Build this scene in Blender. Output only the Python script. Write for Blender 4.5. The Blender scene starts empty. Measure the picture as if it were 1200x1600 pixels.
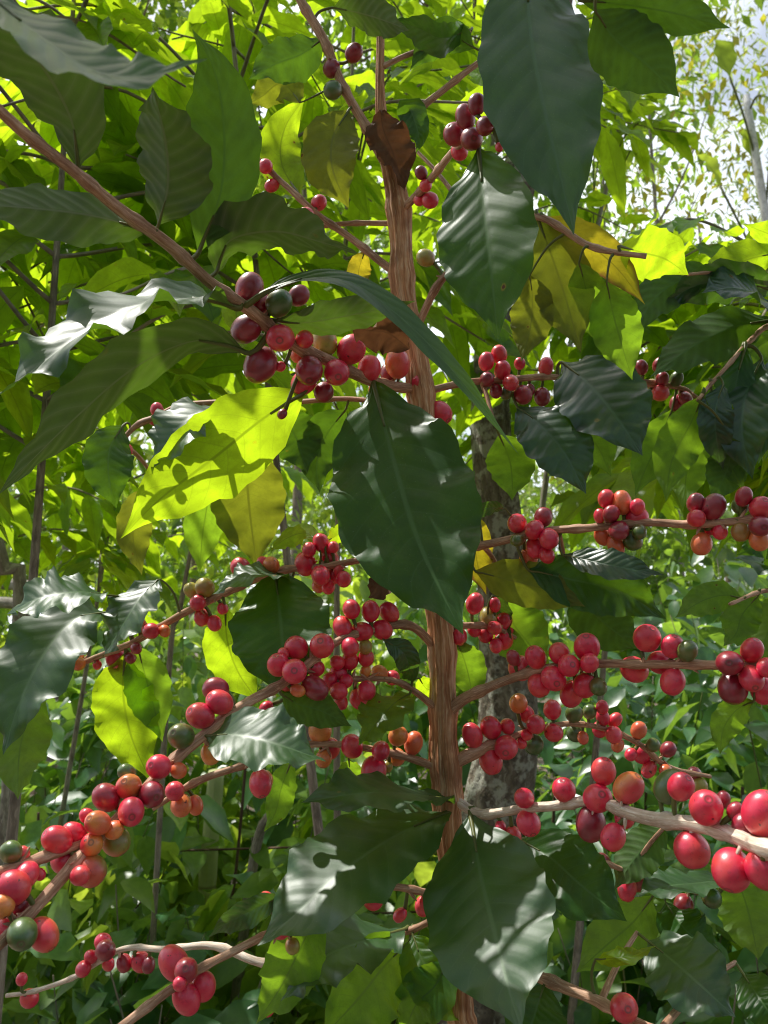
import bpy, math, random
import numpy as np
from mathutils import Vector, Matrix

random.seed(7)
RNG = np.random.default_rng(11)
scene = bpy.context.scene
COL = scene.collection

# ------------------------------------------------------------------ camera
W0, H0 = 1200.0, 1600.0
FPX = 1155.0
PITCH = math.radians(10)
CAM = np.array([0.0, 0.0, 1.4])
CF = np.array([0, math.cos(PITCH), math.sin(PITCH)])
CU = np.array([0, -math.sin(PITCH), math.cos(PITCH)])
CR = np.array([1.0, 0, 0])


def P(x, y, d):
    """the point at depth d that the photograph shows at x, y"""
    return CAM + CF * d + CR * ((x - 600) / FPX * d) + CU * ((800 - y) / FPX * d)


def proj(p):
    v = np.asarray(p, float) - CAM
    d = v @ CF
    d = np.where(np.abs(d) < 1e-6, 1e-6, d)
    return 600 + (v @ CR) / d * FPX, 800 - (v @ CU) / d * FPX, d


cd = bpy.data.cameras.new("camera")
cam = bpy.data.objects.new("camera", cd)
COL.objects.link(cam)
cam.location = CAM
cam.rotation_euler = (math.pi / 2 + PITCH, 0, 0)
cd.sensor_fit = 'VERTICAL'
cd.sensor_height = 36
cd.sensor_width = 27
cd.lens = 36 * FPX / H0
cd.clip_start = 0.02
cd.clip_end = 800
cd.dof.use_dof = True
cd.dof.focus_distance = 0.47
cd.dof.aperture_fstop = 18
scene.camera = cam

# ------------------------------------------------------------------ light
SUN = np.array([-0.40, 0.25, 0.88])
SUN = SUN / np.linalg.norm(SUN)
ld = bpy.data.lights.new("sun", 'SUN')
lo = bpy.data.objects.new("sun", ld)
COL.objects.link(lo)
ld.energy = 5.0
ld.angle = math.radians(0.5)
ld.color = (1.0, 0.97, 0.90)
lo.location = SUN * 30
lo.rotation_euler = Vector(SUN).to_track_quat('Z', 'Y').to_euler()
world = bpy.data.worlds.new("World")
scene.world = world
world.use_nodes = True
wn = world.node_tree
wn.nodes.clear()
sk = wn.nodes.new('ShaderNodeTexSky')
sk.sky_type = 'NISHITA'
sk.sun_disc = False
sk.sun_elevation = math.asin(SUN[2])
sk.sun_rotation = math.atan2(SUN[0], SUN[1])
sk.dust_density = 3.0
sk.air_density = 1.0
bg = wn.nodes.new('ShaderNodeBackground')
bg.inputs[1].default_value = 0.15
wo = wn.nodes.new('ShaderNodeOutputWorld')
wtc = wn.nodes.new('ShaderNodeTexCoord')
wnz = wn.nodes.new('ShaderNodeTexNoise')
wnz.inputs['Scale'].default_value = 2.6
wnz.inputs['Detail'].default_value = 6
wnz.inputs['Roughness'].default_value = .58
wmr = wn.nodes.new('ShaderNodeMapRange')
wmr.interpolation_type = 'SMOOTHSTEP'
for i_, q_ in zip((1, 2, 3, 4), (.36, .56, .25, 1.0)): wmr.inputs[i_].default_value = q_
wmx = wn.nodes.new('ShaderNodeMix')
wmx.data_type = 'RGBA'
wmx.inputs[7].default_value = (11.0, 11.4, 12.0, 1)      # sunlit cloud, white beside the blue
wn.links.new(wtc.outputs['Generated'], wnz.inputs['Vector'])
wn.links.new(wnz.outputs['Fac'], wmr.inputs[0])
wsx = wn.nodes.new('ShaderNodeSeparateXYZ')
wfm = wn.nodes.new('ShaderNodeMapRange')
wfm.interpolation_type = 'SMOOTHSTEP'
for i_, q_ in zip((1, 2, 3, 4), (-.1, .45, .12, 1.0)): wfm.inputs[i_].default_value = q_
wmu = wn.nodes.new('ShaderNodeMath')
wmu.operation = 'MULTIPLY'
wn.links.new(wtc.outputs['Generated'], wsx.inputs[0])
wn.links.new(wsx.outputs[1], wfm.inputs[0])
wn.links.new(wmr.outputs[0], wmu.inputs[0])
wn.links.new(wfm.outputs[0], wmu.inputs[1])
wn.links.new(wmu.outputs[0], wmx.inputs[0])
wn.links.new(sk.outputs[0], wmx.inputs[6])
wn.links.new(wmx.outputs[2], bg.inputs[0])
wn.links.new(bg.outputs[0], wo.inputs[0])
scene.view_settings.view_transform = 'Standard'
scene.view_settings.look = 'None'
scene.view_settings.exposure = 0
scene.cycles.max_bounces = 10
scene.cycles.transmission_bounces = 6
scene.cycles.transparent_max_bounces = 6
scene.cycles.use_denoising = True
scene.cycles.filter_width = 1.1
scene.cycles.sample_clamp_indirect = 6


# ------------------------------------------------------------------ objects
ORIGIN = {}


def empty(name, loc, label=None, cat=None, group=None):
    o = bpy.data.objects.new(name, None)
    COL.objects.link(o)
    o.location = loc
    o.empty_display_size = 0.05
    ORIGIN[o.name] = np.array(loc, float)
    tag(o, label, cat, group)
    return o


def tag(o, label=None, cat=None, group=None, kind=None):
    if label: o['label'] = label
    if cat: o['category'] = cat
    if group: o['group'] = group
    if kind: o['kind'] = kind
    return o


def mesh_obj(name, verts, faces, mats, parent=None, origin=None, uv=None, rnd=None, smooth=True, midx=None):
    """verts in world space; the object's origin is put at ORIGIN"""
    verts = np.asarray(verts, dtype=np.float64)
    if origin is None:
        origin = verts.mean(axis=0)
    origin = np.asarray(origin, float)
    me = bpy.data.meshes.new(name)
    v = (verts - origin).astype(np.float32)
    if isinstance(faces, np.ndarray) and faces.ndim == 2:
        nf, k = faces.shape
        me.vertices.add(len(v))
        me.vertices.foreach_set('co', v.ravel())
        me.loops.add(nf * k)
        me.loops.foreach_set('vertex_index', faces.astype(np.int32).ravel())
        me.polygons.add(nf)
        me.polygons.foreach_set('loop_start', np.arange(0, nf * k, k, dtype=np.int32))
        me.polygons.foreach_set('loop_total', np.full(nf, k, dtype=np.int32))
        me.update(calc_edges=True)
    else:
        me.from_pydata(v.tolist(), [], [list(map(int, f)) for f in faces])
        me.update()
    if uv is not None:
        lay = me.uv_layers.new(name='UVMap')
        vi = np.empty(len(me.loops), dtype=np.int32)
        me.loops.foreach_get('vertex_index', vi)
        lay.data.foreach_set('uv', np.asarray(uv, dtype=np.float32)[vi].ravel())
    if rnd is not None:
        a = me.attributes.new('rnd', 'FLOAT', 'POINT')
        a.data.foreach_set('value', np.broadcast_to(np.asarray(rnd, np.float32), (len(v),)).copy())
    if not isinstance(mats, (list, tuple)):
        mats = [mats]
    for m in mats:
        me.materials.append(m)
    if midx is not None:
        me.polygons.foreach_set('material_index', np.asarray(midx, np.int32))
    if smooth:
        me.polygons.foreach_set('use_smooth', np.ones(len(me.polygons), dtype=bool))
    me.validate()
    o = bpy.data.objects.new(name, me)
    COL.objects.link(o)
    ORIGIN[o.name] = origin
    if parent is not None:
        o.parent = parent
        o.location = origin - ORIGIN[parent.name]
    else:
        o.location = origin
    return o


class Bag:
    """collects pieces that belong to one mesh"""

    def __init__(self):
        self.v, self.f, self.uv, self.r, self.m, self.n = [], [], [], [], [], 0

    def add(self, v, f, uv=None, rnd=0.5, mi=0):
        v = np.asarray(v, float)
        self.v.append(v)
        f = np.asarray(f, int)
        self.f.append(f + self.n)
        self.uv.append(np.zeros((len(v), 2)) if uv is None else np.asarray(uv, float))
        self.r.append(np.broadcast_to(np.asarray(rnd, float), (len(v),)))
        self.m.append(np.full(len(f), mi))
        self.n += len(v)

    def build(self, name, mats, parent=None, origin=None, smooth=True):
        return mesh_obj(name, np.concatenate(self.v), np.concatenate(self.f), mats, parent, origin,
                        np.concatenate(self.uv), np.concatenate(self.r), smooth, np.concatenate(self.m))


def unit(v):
    v = np.asarray(v, float)
    return v / (np.linalg.norm(v, axis=-1, keepdims=True) + 1e-12)


def spline(pts, n):
    """Catmull-Rom through points, n samples evenly spread"""
    pts = np.asarray(pts, float)
    if len(pts) == 2:
        t = np.linspace(0, 1, n)[:, None]
        return pts[0] * (1 - t) + pts[1] * t
    ext = np.vstack([2 * pts[0] - pts[1], pts, 2 * pts[-1] - pts[-2]])
    out = []
    m = 16
    for i in range(len(pts) - 1):
        p0, p1, p2, p3 = ext[i:i + 4]
        t = np.linspace(0, 1, m, endpoint=False)[:, None]
        out.append(0.5 * (2 * p1 + (p2 - p0) * t + (2 * p0 - 5 * p1 + 4 * p2 - p3) * t ** 2 + (3 * p1 - p0 - 3 * p2 + p3) * t ** 3))
    out = np.vstack(out + [pts[-1:]])
    k = 3 if pts.shape[1] >= 3 else pts.shape[1]
    s = np.concatenate([[0], np.cumsum(np.linalg.norm(np.diff(out[:, :k], axis=0), axis=1))])
    q = np.linspace(0, s[-1], n)
    return np.stack([np.interp(q, s, out[:, j]) for j in range(out.shape[1])], axis=1)


def tube(path, rad, sides=8, rough=0.0, seed=0, cap=True):
    """swept tube: path (n,3), rad scalar or (n,). returns verts, quads, uv"""
    path = np.asarray(path, float)
    n = len(path)
    rad = np.broadcast_to(np.asarray(rad, float), (n,))
    T = unit(np.gradient(path, axis=0))
    ref = np.array([0.31, 0.2, 0.93]) if abs(T[0][2]) < 0.9 else np.array([1.0, 0.1, 0])
    A = np.zeros((n, 3)); B = np.zeros((n, 3))
    a = unit(np.cross(T[0], ref))
    for i in range(n):
        a = unit(a - T[i] * (a @ T[i]))
        A[i] = a
        B[i] = np.cross(T[i], a)
    r_ = np.random.default_rng(seed)
    th = np.linspace(0, 2 * math.pi, sides + 1)
    noise = np.zeros((n, sides + 1))
    if rough:
        k = r_.normal(size=(n, sides)) * 0.6
        ridge = r_.normal(size=(1, sides))
        k = k + ridge
        for _ in range(2):
            k[1:-1] = (k[:-2] + k[1:-1] * 2 + k[2:]) / 4
        noise[:, :sides] = k * rough
        noise[:, sides] = noise[:, 0]
    rr = rad[:, None] * (1 + noise)
    v = path[:, None, :] + rr[..., None] * (np.cos(th)[None, :, None] * A[:, None, :] + np.sin(th)[None, :, None] * B[:, None, :])
    s = np.concatenate([[0], np.cumsum(np.linalg.norm(np.diff(path, axis=0), axis=1))])
    uv = np.stack([np.broadcast_to(th / (2 * math.pi), (n, sides + 1)) * rad.mean() * 6.28, np.broadcast_to(s[:, None], (n, sides + 1))], axis=-1)
    i = np.arange(n - 1)[:, None] * (sides + 1)
    j = np.arange(sides)[None, :]
    f = np.stack([i + j, i + j + 1, i + j + 1 + sides + 1, i + j + sides + 1], axis=-1).reshape(-1, 4)
    v = v.reshape(-1, 3)
    uv = uv.reshape(-1, 2)
    if cap:
        v = np.vstack([v, path[:1], path[-1:]])
        uv = np.vstack([uv, [[0, 0]], [[0, s[-1]]]])
        c0, c1 = len(v) - 2, len(v) - 1
        e = (n - 1) * (sides + 1)
        caps = []
        for q in range(0, sides, 2):
            caps.append([q, c0, min(q + 2, sides), q + 1])
            caps.append([e + q, e + q + 1, e + min(q + 2, sides), c1])
        f = np.vstack([f, np.array(caps)])
    return v, f, uv


# ------------------------------------------------------------------ materials
class Mat:
    def __init__(self, name):
        self.m = bpy.data.materials.new(name)
        self.m.use_nodes = True
        self.t = self.m.node_tree
        self.t.nodes.clear()

    def n(self, kind, **kw):
        x = self.t.nodes.new(kind)
        for k, v in kw.items():
            if k.startswith('_'):
                setattr(x, k[1:], v)
        return x

    def put(self, sock, val):
        if isinstance(val, bpy.types.NodeSocket):
            self.t.links.new(val, sock)
        else:
            if isinstance(val, (tuple, list)) and len(val) == 3 and len(sock.default_value) == 4:
                val = tuple(val) + (1,)
            sock.default_value = val

    def math(self, op, a, b=0.0, c=None, clamp=False):
        x = self.n('ShaderNodeMath', _operation=op, _use_clamp=clamp)
        self.put(x.inputs[0], a); self.put(x.inputs[1], b)
        if c is not None: self.put(x.inputs[2], c)
        return x.outputs[0]

    def mix(self, f, a, b, mode='MIX'):
        x = self.n('ShaderNodeMix', _data_type='RGBA', _blend_type=mode)
        self.put(x.inputs[0], f); self.put(x.inputs[6], a); self.put(x.inputs[7], b)
        return x.outputs[2]

    def step(self, v, lo, hi, a=0.0, b=1.0):
        x = self.n('ShaderNodeMapRange', _interpolation_type='SMOOTHSTEP')
        self.put(x.inputs[0], v)
        for i, q in zip((1, 2, 3, 4), (lo, hi, a, b)): self.put(x.inputs[i], q)
        return x.outputs[0]

    def noise(self, vec, scale, detail=2.0, rough=0.5, dist=0.0):
        x = self.n('ShaderNodeTexNoise')
        self.put(x.inputs['Vector'], vec)
        x.inputs['Scale'].default_value = scale
        x.inputs['Detail'].default_value = detail
        x.inputs['Roughness'].default_value = rough
        x.inputs['Distortion'].default_value = dist
        return x.outputs['Fac']

    def ramp(self, f, stops):
        x = self.n('ShaderNodeValToRGB')
        cr = x.color_ramp
        while len(cr.elements) < len(stops): cr.elements.new(0.5)
        for e, (p, c) in zip(cr.elements, stops):
            e.position = p
            e.color = tuple(c) + (1,)
        self.put(x.inputs[0], f)
        return x.outputs[0]

    def principled(self, color, rough=0.5, bump=None, bs=0.2, dist=0.001, **kw):
        x = self.n('ShaderNodeBsdfPrincipled')
        self.put(x.inputs['Base Color'], color)
        self.put(x.inputs['Roughness'], rough)
        for k, v in kw.items():
            self.put(x.inputs[k.replace('_', ' ')], v)
        if bump is not None:
            b = self.n('ShaderNodeBump')
            b.inputs['Strength'].default_value = bs
            b.inputs['Distance'].default_value = dist
            self.put(b.inputs['Height'], bump)
            self.put(x.inputs['Normal'], b.outputs[0])
        return x.outputs[0]

    def out(self, sh):
        o = self.n('ShaderNodeOutputMaterial')
        self.t.links.new(sh, o.inputs[0])
        return self.m

    def attr(self, name):
        return self.n('ShaderNodeAttribute', _attribute_name=name)

    def xyz(self, v):
        x = self.n('ShaderNodeSeparateXYZ'); self.put(x.inputs[0], v)
        return x.outputs

    def comb(self, a, b, c):
        x = self.n('ShaderNodeCombineXYZ')
        for i, q in enumerate((a, b, c)): self.put(x.inputs[i], q)
        return x.outputs[0]


def leaf_material(name, dark, light, under, trans, vein, gloss=0.33, tfac=0.42, spots=0.0, edge=None, spec=0.5, detail=True, vary=0.0, bump=0.34):
    M = Mat(name)
    uv = M.n('ShaderNodeUVMap').outputs[0]
    s = M.xyz(uv)
    u = s[0]
    av = M.math('ABSOLUTE', M.math('MULTIPLY_ADD', s[1], 2.0, -1.0))
    rnd = M.attr('rnd').outputs['Fac']
    off = M.math('MULTIPLY', rnd, 37.0)
    pv = M.comb(M.math('MULTIPLY', u, 2.2), s[1], off)
    big = M.noise(pv, 2.6, 3)
    tone = M.step(M.math('MULTIPLY_ADD', big, 0.7, M.math('MULTIPLY', rnd, 0.45)), 0.2, 0.85)
    base = M.mix(tone, dark, light)
    tcol = M.mix(M.step(big, 0.3, 0.7), tuple(c * 0.72 for c in trans), trans)
    if detail:
        # side veins leave the midrib in a curve towards the tip
        ph = M.math('MULTIPLY_ADD', u, 11.0, M.math('MULTIPLY', M.math('POWER', av, 1.25), -1.9))
        fr = M.math('ABSOLUTE', M.math('SUBTRACT', M.math('FRACT', ph), 0.5))
        side = M.step(fr, 0.0, 0.055, 1.0, 0.0)
        side = M.math('MULTIPLY', side, M.step(av, 0.75, 0.98, 1.0, 0.0))
        mid = M.step(av, 0.014, 0.05, 1.0, 0.0)
        veins = M.math('MAXIMUM', mid, M.math('MULTIPLY', side, 0.45))
        pillow = M.math('MULTIPLY', M.step(fr, 0.0, 0.42), M.step(av, 0.0, 0.14))
        fine = M.noise(pv, 60, 2)
        base = M.mix(M.math('MULTIPLY', veins, 0.8), base, vein)
        base = M.mix(M.math('MULTIPLY', fine, 0.25), base, tuple(c * 0.6 for c in dark))
        net = M.n('ShaderNodeTexVoronoi', _feature='DISTANCE_TO_EDGE')
        M.put(net.inputs['Vector'], pv)
        net.inputs['Scale'].default_value = 26
        nete = M.step(net.outputs['Distance'], 0.0, 0.09, 1.0, 0.0)
        speck = M.step(M.noise(pv, 75, 1), .72, .76)
        base = M.mix(M.math('MULTIPLY', speck, .35), base, (.22, .26, .16))
        base = M.mix(M.math('MULTIPLY', M.step(M.noise(pv, 5, 4, .65), .5, .72), .10), base, (.10, .12, .06))
        tcol = M.mix(M.math('MULTIPLY', nete, 0.22), tcol, tuple(c * 0.5 for c in trans))
        tcol = M.mix(M.math('MULTIPLY', veins, 0.8), tcol, tuple(c * 0.42 for c in trans))
        tcol = M.mix(M.math('MULTIPLY', M.step(M.noise(pv, 7, 3), .45, .7), .45), tcol, tuple(c * 0.55 for c in trans))
        height = M.math('ADD', M.math('MULTIPLY', pillow, 1.0), M.math('MULTIPLY', fine, 0.12))
    else:
        mid = M.step(av, 0.03, 0.12, 1.0, 0.0)
        base = M.mix(M.math('MULTIPLY', mid, 0.4), base, vein)
        height = None
    if edge is not None:
        e = M.step(M.math('ADD', M.math('MULTIPLY', av, 0.5), M.math('ADD', M.math('MULTIPLY', u, 0.35), M.math('MULTIPLY', big, 0.5))), 0.78, 1.0)
        base = M.mix(e, base, edge)
        tcol = M.mix(e, tcol, tuple(min(1, c * 1.6) for c in edge))
    if spots > 0:
        vo = M.n('ShaderNodeTexVoronoi', _feature='F1')
        M.put(vo.inputs['Vector'], M.comb(M.math('MULTIPLY', u, 2.0), s[1], off))
        vo.inputs['Scale'].default_value = 3.4
        rad = M.math('ADD', vo.outputs['Distance'], M.math('MULTIPLY', M.noise(pv, 22, 2), 0.10))
        pick = M.math('LESS_THAN', M.xyz(vo.outputs['Color'])[0], spots)
        halo = M.math('MULTIPLY', pick, M.step(rad, 0.13, 0.22, 1.0, 0.0))
        core = M.math('MULTIPLY', pick, M.step(rad, 0.10, 0.14, 1.0, 0.0))
        base = M.mix(M.math('MULTIPLY', halo, 0.7), base, (0.22, 0.17, 0.02))
        tcol = M.mix(M.math('MULTIPLY', halo, 0.6), tcol, (0.75, 0.5, 0.02))
        base = M.mix(core, base, (0.09, 0.035, 0.015))
        tcol = M.mix(core, tcol, (0.22, 0.05, 0.015))
    if vary:
        q = M.math('FRACT', M.math('MULTIPLY', rnd, 7.31))
        k = M.step(q, 0.1, 0.9, vary, 0.0)
        tcol = M.mix(k, tcol, (0.05, 0.12, 0.01))
        base = M.mix(M.math('MULTIPLY', k, .8), base, tuple(c * .55 for c in dark))
    bf = M.n('ShaderNodeNewGeometry').outputs['Backfacing']
    under_c = M.mix(M.math('MULTIPLY', tone, 0.5), under, tuple(c * 1.35 for c in under))
    if detail:
        under_c = M.mix(M.math('MULTIPLY', veins, 0.85), under_c, vein)
        under_c = M.mix(M.math('MULTIPLY', M.step(fr, .0, .4, 1, 0), .35), under_c, vein)
    col = M.mix(bf, base, under_c)
    rough = M.math('MULTIPLY_ADD', bf, 0.3, M.math('MULTIPLY_ADD', big, 0.16, gloss))
    kw = {'Specular_IOR_Level': M.math('MULTIPLY_ADD', bf, -0.3 * spec, spec)}
    pr = M.principled(col, rough, height, bump, 0.0010, **kw)
    tr = M.n('ShaderNodeBsdfTranslucent')
    M.put(tr.inputs[0], tcol)
    mx = M.n('ShaderNodeMixShader')
    M.put(mx.inputs[0], tfac)
    M.t.links.new(pr, mx.inputs[1])
    M.t.links.new(tr.outputs[0], mx.inputs[2])
    return M.out(mx.outputs[0])


LEAF = {
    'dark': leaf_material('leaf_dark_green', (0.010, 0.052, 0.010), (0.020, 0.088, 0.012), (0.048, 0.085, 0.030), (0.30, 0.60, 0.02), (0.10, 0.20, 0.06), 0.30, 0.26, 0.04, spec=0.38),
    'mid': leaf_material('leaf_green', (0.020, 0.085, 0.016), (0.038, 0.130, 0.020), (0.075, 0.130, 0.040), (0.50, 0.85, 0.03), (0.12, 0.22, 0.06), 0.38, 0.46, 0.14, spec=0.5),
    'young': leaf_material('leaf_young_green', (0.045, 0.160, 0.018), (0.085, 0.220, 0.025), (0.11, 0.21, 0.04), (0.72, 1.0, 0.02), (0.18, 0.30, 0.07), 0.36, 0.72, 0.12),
    'olive': leaf_material('leaf_olive', (0.060, 0.085, 0.012), (0.120, 0.130, 0.018), (0.105, 0.120, 0.038), (0.55, 0.60, 0.03), (0.20, 0.22, 0.06), 0.42, 0.40, 0.12, spec=0.3),
    'yellow': leaf_material('leaf_yellowing', (0.18, 0.18, 0.015), (0.40, 0.28, 0.02), (0.27, 0.24, 0.05), (0.95, 0.75, 0.03), (0.30, 0.28, 0.06), 0.42, 0.48, 0.3, edge=(0.16, 0.065, 0.02), spec=0.3),
    'under': leaf_material('leaf_pale_underside', (0.016, 0.060, 0.016), (0.028, 0.085, 0.018), (0.060, 0.078, 0.036), (0.28, 0.52, 0.03), (0.20, 0.21, 0.14), 0.34, 0.17, 0.06, spec=0.6),
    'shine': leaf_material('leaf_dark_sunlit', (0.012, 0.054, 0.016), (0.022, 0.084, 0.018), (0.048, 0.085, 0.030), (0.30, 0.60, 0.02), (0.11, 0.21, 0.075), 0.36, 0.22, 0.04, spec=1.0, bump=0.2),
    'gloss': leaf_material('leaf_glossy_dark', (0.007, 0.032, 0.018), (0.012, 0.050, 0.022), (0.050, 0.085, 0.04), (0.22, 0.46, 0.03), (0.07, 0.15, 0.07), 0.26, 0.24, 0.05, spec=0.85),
    'dry': leaf_material('leaf_dry_brown', (0.085, 0.040, 0.022), (0.16, 0.085, 0.045), (0.19, 0.12, 0.075), (0.35, 0.14, 0.05), (0.12, 0.07, 0.04), 0.7, 0.15, spec=0.15),
}
BUSH = {
    'coffee': leaf_material('leaf_coffee_far', (0.026, 0.105, 0.016), (0.070, 0.200, 0.020), (0.090, 0.170, 0.035), (0.72, 1.0, 0.02), (0.12, 0.22, 0.06), 0.34, 0.70, 0.06, spec=0.6, vary=0.45),
    'bush': leaf_material('leaf_bush_blue_green', (0.034, 0.120, 0.050), (0.075, 0.210, 0.075), (0.12, 0.20, 0.09), (0.60, 0.95, 0.08), (0.14, 0.24, 0.1), 0.24, 0.40, detail=False, spec=1.0, vary=0.6),
    'weed': leaf_material('leaf_weed_light', (0.100, 0.230, 0.025), (0.210, 0.360, 0.040), (0.20, 0.32, 0.06), (0.80, 1.0, 0.08), (0.24, 0.34, 0.09), 0.3, 0.55, detail=False, spec=0.8, vary=0.55),
    'tree': leaf_material('leaf_tree', (0.050, 0.130, 0.020), (0.130, 0.230, 0.028), (0.12, 0.20, 0.05), (0.66, 1.0, 0.06), (0.14, 0.24, 0.07), 0.28, 0.52, detail=False, spec=0.8, vary=0.6),
    'gold': leaf_material('leaf_tree_golden', (0.13, 0.17, 0.018), (0.30, 0.29, 0.03), (0.24, 0.25, 0.06), (0.98, 0.92, 0.07), (0.2, 0.2, 0.06), 0.36, 0.5, detail=False, spec=0.5, vary=0.4),
    'bamboo': leaf_material('leaf_feathery', (0.08, 0.15, 0.05), (0.20, 0.28, 0.10), (0.17, 0.24, 0.11), (0.80, 0.95, 0.25), (0.14, 0.2, 0.08), 0.28, 0.5, detail=False, spec=0.9, vary=0.4),
    'litter': leaf_material('leaf_litter_brown', (0.20, 0.14, 0.11), (0.56, 0.47, 0.42), (0.50, 0.42, 0.37), (0.5, 0.3, 0.2), (0.3, 0.22, 0.16), 0.45, 0.12, detail=False, spec=0.5),
}


def bark_material(name, a, b, c, sv=14.0, su=160.0, bs=0.7, dist=0.0012, lichen=None, rough=0.8):
    M = Mat(name)
    uv = M.n('ShaderNodeUVMap').outputs[0]
    s = M.xyz(uv)
    warp = M.noise(uv, 60, 2)
    vec = M.comb(M.math('MULTIPLY_ADD', s[0], su, M.math('MULTIPLY', warp, 1.4)), M.math('MULTIPLY', s[1], sv), 0.3)
    f = M.noise(vec, 1.0, 5, 0.65)
    crack = M.noise(vec, 2.3, 3, 0.6)
    pos = M.n('ShaderNodeNewGeometry').outputs['Position']
    blot = M.noise(pos, 38, 3)
    col = M.ramp(f, [(0.3, a), (0.5, b), (0.68, c)])
    col = M.mix(M.step(blot, 0.45, 0.7, 0, 0.55), col, tuple(x * 0.5 for x in a))
    col = M.mix(M.step(crack, 0.55, 0.68, 0, 0.5), col, tuple(min(1, x * 1.35) for x in c))
    if lichen is not None:
        l = M.math('MULTIPLY', M.step(M.noise(pos, 24, 4, 0.65), 0.5, 0.58), 0.8)
        col = M.mix(l, col, lichen)
        l2 = M.step(M.noise(pos, 55, 3, 0.6), 0.6, 0.66)
        col = M.mix(M.math('MULTIPLY', l2, 0.6), col, (0.05, 0.042, 0.035))
    h = M.math('ADD', f, M.math('MULTIPLY', crack, 0.5))
    return M.out(M.principled(col, rough, h, bs, dist, Specular_IOR_Level=0.25))


BARK = bark_material('coffee_bark', (0.28, 0.105, 0.045), (0.62, 0.295, 0.145), (0.86, 0.57, 0.37), 22, 420, 0.9, 0.0016)
TWIG = bark_material('coffee_twig_bark', (0.28, 0.13, 0.075), (0.50, 0.28, 0.175), (0.68, 0.46, 0.33), 60, 700, 0.4, 0.0005, rough=0.6)
PALE = bark_material('pale_bark', (0.17, 0.14, 0.11), (0.28, 0.25, 0.20), (0.42, 0.39, 0.33), 10, 90, 0.6, 0.004)
OLDBARK = bark_material('shade_tree_bark', (0.075, 0.055, 0.04), (0.17, 0.135, 0.10), (0.30, 0.26, 0.21), 12, 70, 1.0, 0.010, lichen=(0.40, 0.39, 0.33))
GREYBARK = bark_material('grey_stem_bark', (0.15, 0.12, 0.09), (0.26, 0.21, 0.165), (0.38, 0.32, 0.26), 18, 200, 0.6, 0.002)


def petiole_material():
    M = Mat('leaf_stalk')
    r = M.noise(M.n('ShaderNodeNewGeometry').outputs['Position'], 120, 2)
    return M.out(M.principled(M.mix(r, (0.07, 0.11, 0.02), (0.17, 0.16, 0.04)), 0.5))


TWIGLIT = bark_material('sunlit_twig', (0.46, 0.32, 0.23), (0.72, 0.56, 0.44), (0.90, 0.78, 0.68), 60, 700, 0.4, 0.0005, rough=0.6)  # lighter copy of the twig bark: sunlight painted into the colour
STALK = petiole_material()


def cherry_material(name, a, b, tip, k=0.5, green_side=None):
    """skin colour a..b, blushing towards `tip` on one flank and at the stalk, with specks, scars and bloom"""
    M = Mat(name)
    tc = M.n('ShaderNodeTexCoord').outputs['Object']
    s = M.xyz(tc)
    rnd = M.n('ShaderNodeObjectInfo').outputs['Random']
    at = M.attr('rnd').outputs['Fac']
    r = M.math('FRACT', M.math('ADD', M.math('MULTIPLY', rnd, 7.31), M.math('MULTIPLY', at, 5.17)))
    pos = M.n('ShaderNodeNewGeometry').outputs['Position']
    n1 = M.noise(pos, 150, 4, .6)
    n2 = M.noise(pos, 1000, 2)
    n3 = M.noise(pos, 420, 3, .7)
    f = M.math('ADD', M.math('MULTIPLY', r, 0.7), M.math('MULTIPLY_ADD', n1, 1.0, -0.4), clamp=True)
    col = M.mix(f, a, b)
    big = M.noise(pos, 70, 1)
    col = M.mix(M.math('MULTIPLY', M.step(big, 0.46, 0.68), k), col, tip)
    if green_side is not None:
        col = M.mix(M.step(M.math('ADD', s[0], M.math('MULTIPLY', n1, 0.7)), 0.15, 1.15), col, green_side)
    # fine streaks, pale specks, dusty bloom and a few brown scars
    col = M.mix(M.step(n3, .52, .70, 0, .35), col, tuple(c * .55 for c in a))
    col = M.mix(M.step(n2, 0.64, 0.72, 0, 0.22), col, tuple(min(1, x * 1.4 + 0.06) for x in a))
    col = M.mix(M.math('MULTIPLY', M.step(n1, .35, .7), .03), col, (.62, .45, .45))
    sc = M.noise(pos, 230, 2, .5)
    col = M.mix(M.step(sc, .735, .76, 0, .85), col, (0.055, 0.022, 0.012))
    z = s[2]
    col = M.mix(M.math('MULTIPLY', M.step(z, 1.0, 1.045), 0.85), col, (0.10, 0.035, 0.02))
    rough = M.math('MULTIPLY_ADD', n1, 0.30, 0.20)
    return M.out(M.principled(col, rough, M.math('ADD', n1, M.math('MULTIPLY', n3, 0.4)), 0.22, 0.0007,
                              Specular_IOR_Level=0.7, Subsurface_Weight=0.25, Subsurface_Radius=(0.006, 0.0015, 0.001),
                              Subsurface_Scale=0.6, Coat_Weight=0.6, Coat_Roughness=0.34))


CH = {
    'r': cherry_material('cherry_red', (0.68, 0.010, 0.055), (0.92, 0.028, 0.095), (0.90, 0.10, 0.06), 0.5),
    'd': cherry_material('cherry_dark_red', (0.28, 0.007, 0.028), (0.46, 0.014, 0.042), (0.18, 0.007, 0.024), 0.6),
    'o': cherry_material('cherry_orange', (0.80, 0.13, 0.045), (0.86, 0.36, 0.06), (0.80, 0.07, 0.06), 0.6, green_side=(0.78, 0.030, 0.060)),
    'y': cherry_material('cherry_yellow_green', (0.36, 0.30, 0.04), (0.46, 0.37, 0.06), (0.42, 0.12, 0.04), 0.6),
    'g': cherry_material('cherry_green', (0.060, 0.125, 0.024), (0.11, 0.175, 0.030), (0.22, 0.15, 0.03), 0.6),
    'm': cherry_material('cherry_half_ripe', (0.62, 0.09, 0.04), (0.68, 0.18, 0.05), (0.58, 0.04, 0.04), 0.5, green_side=(0.26, 0.24, 0.03)),
}


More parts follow.
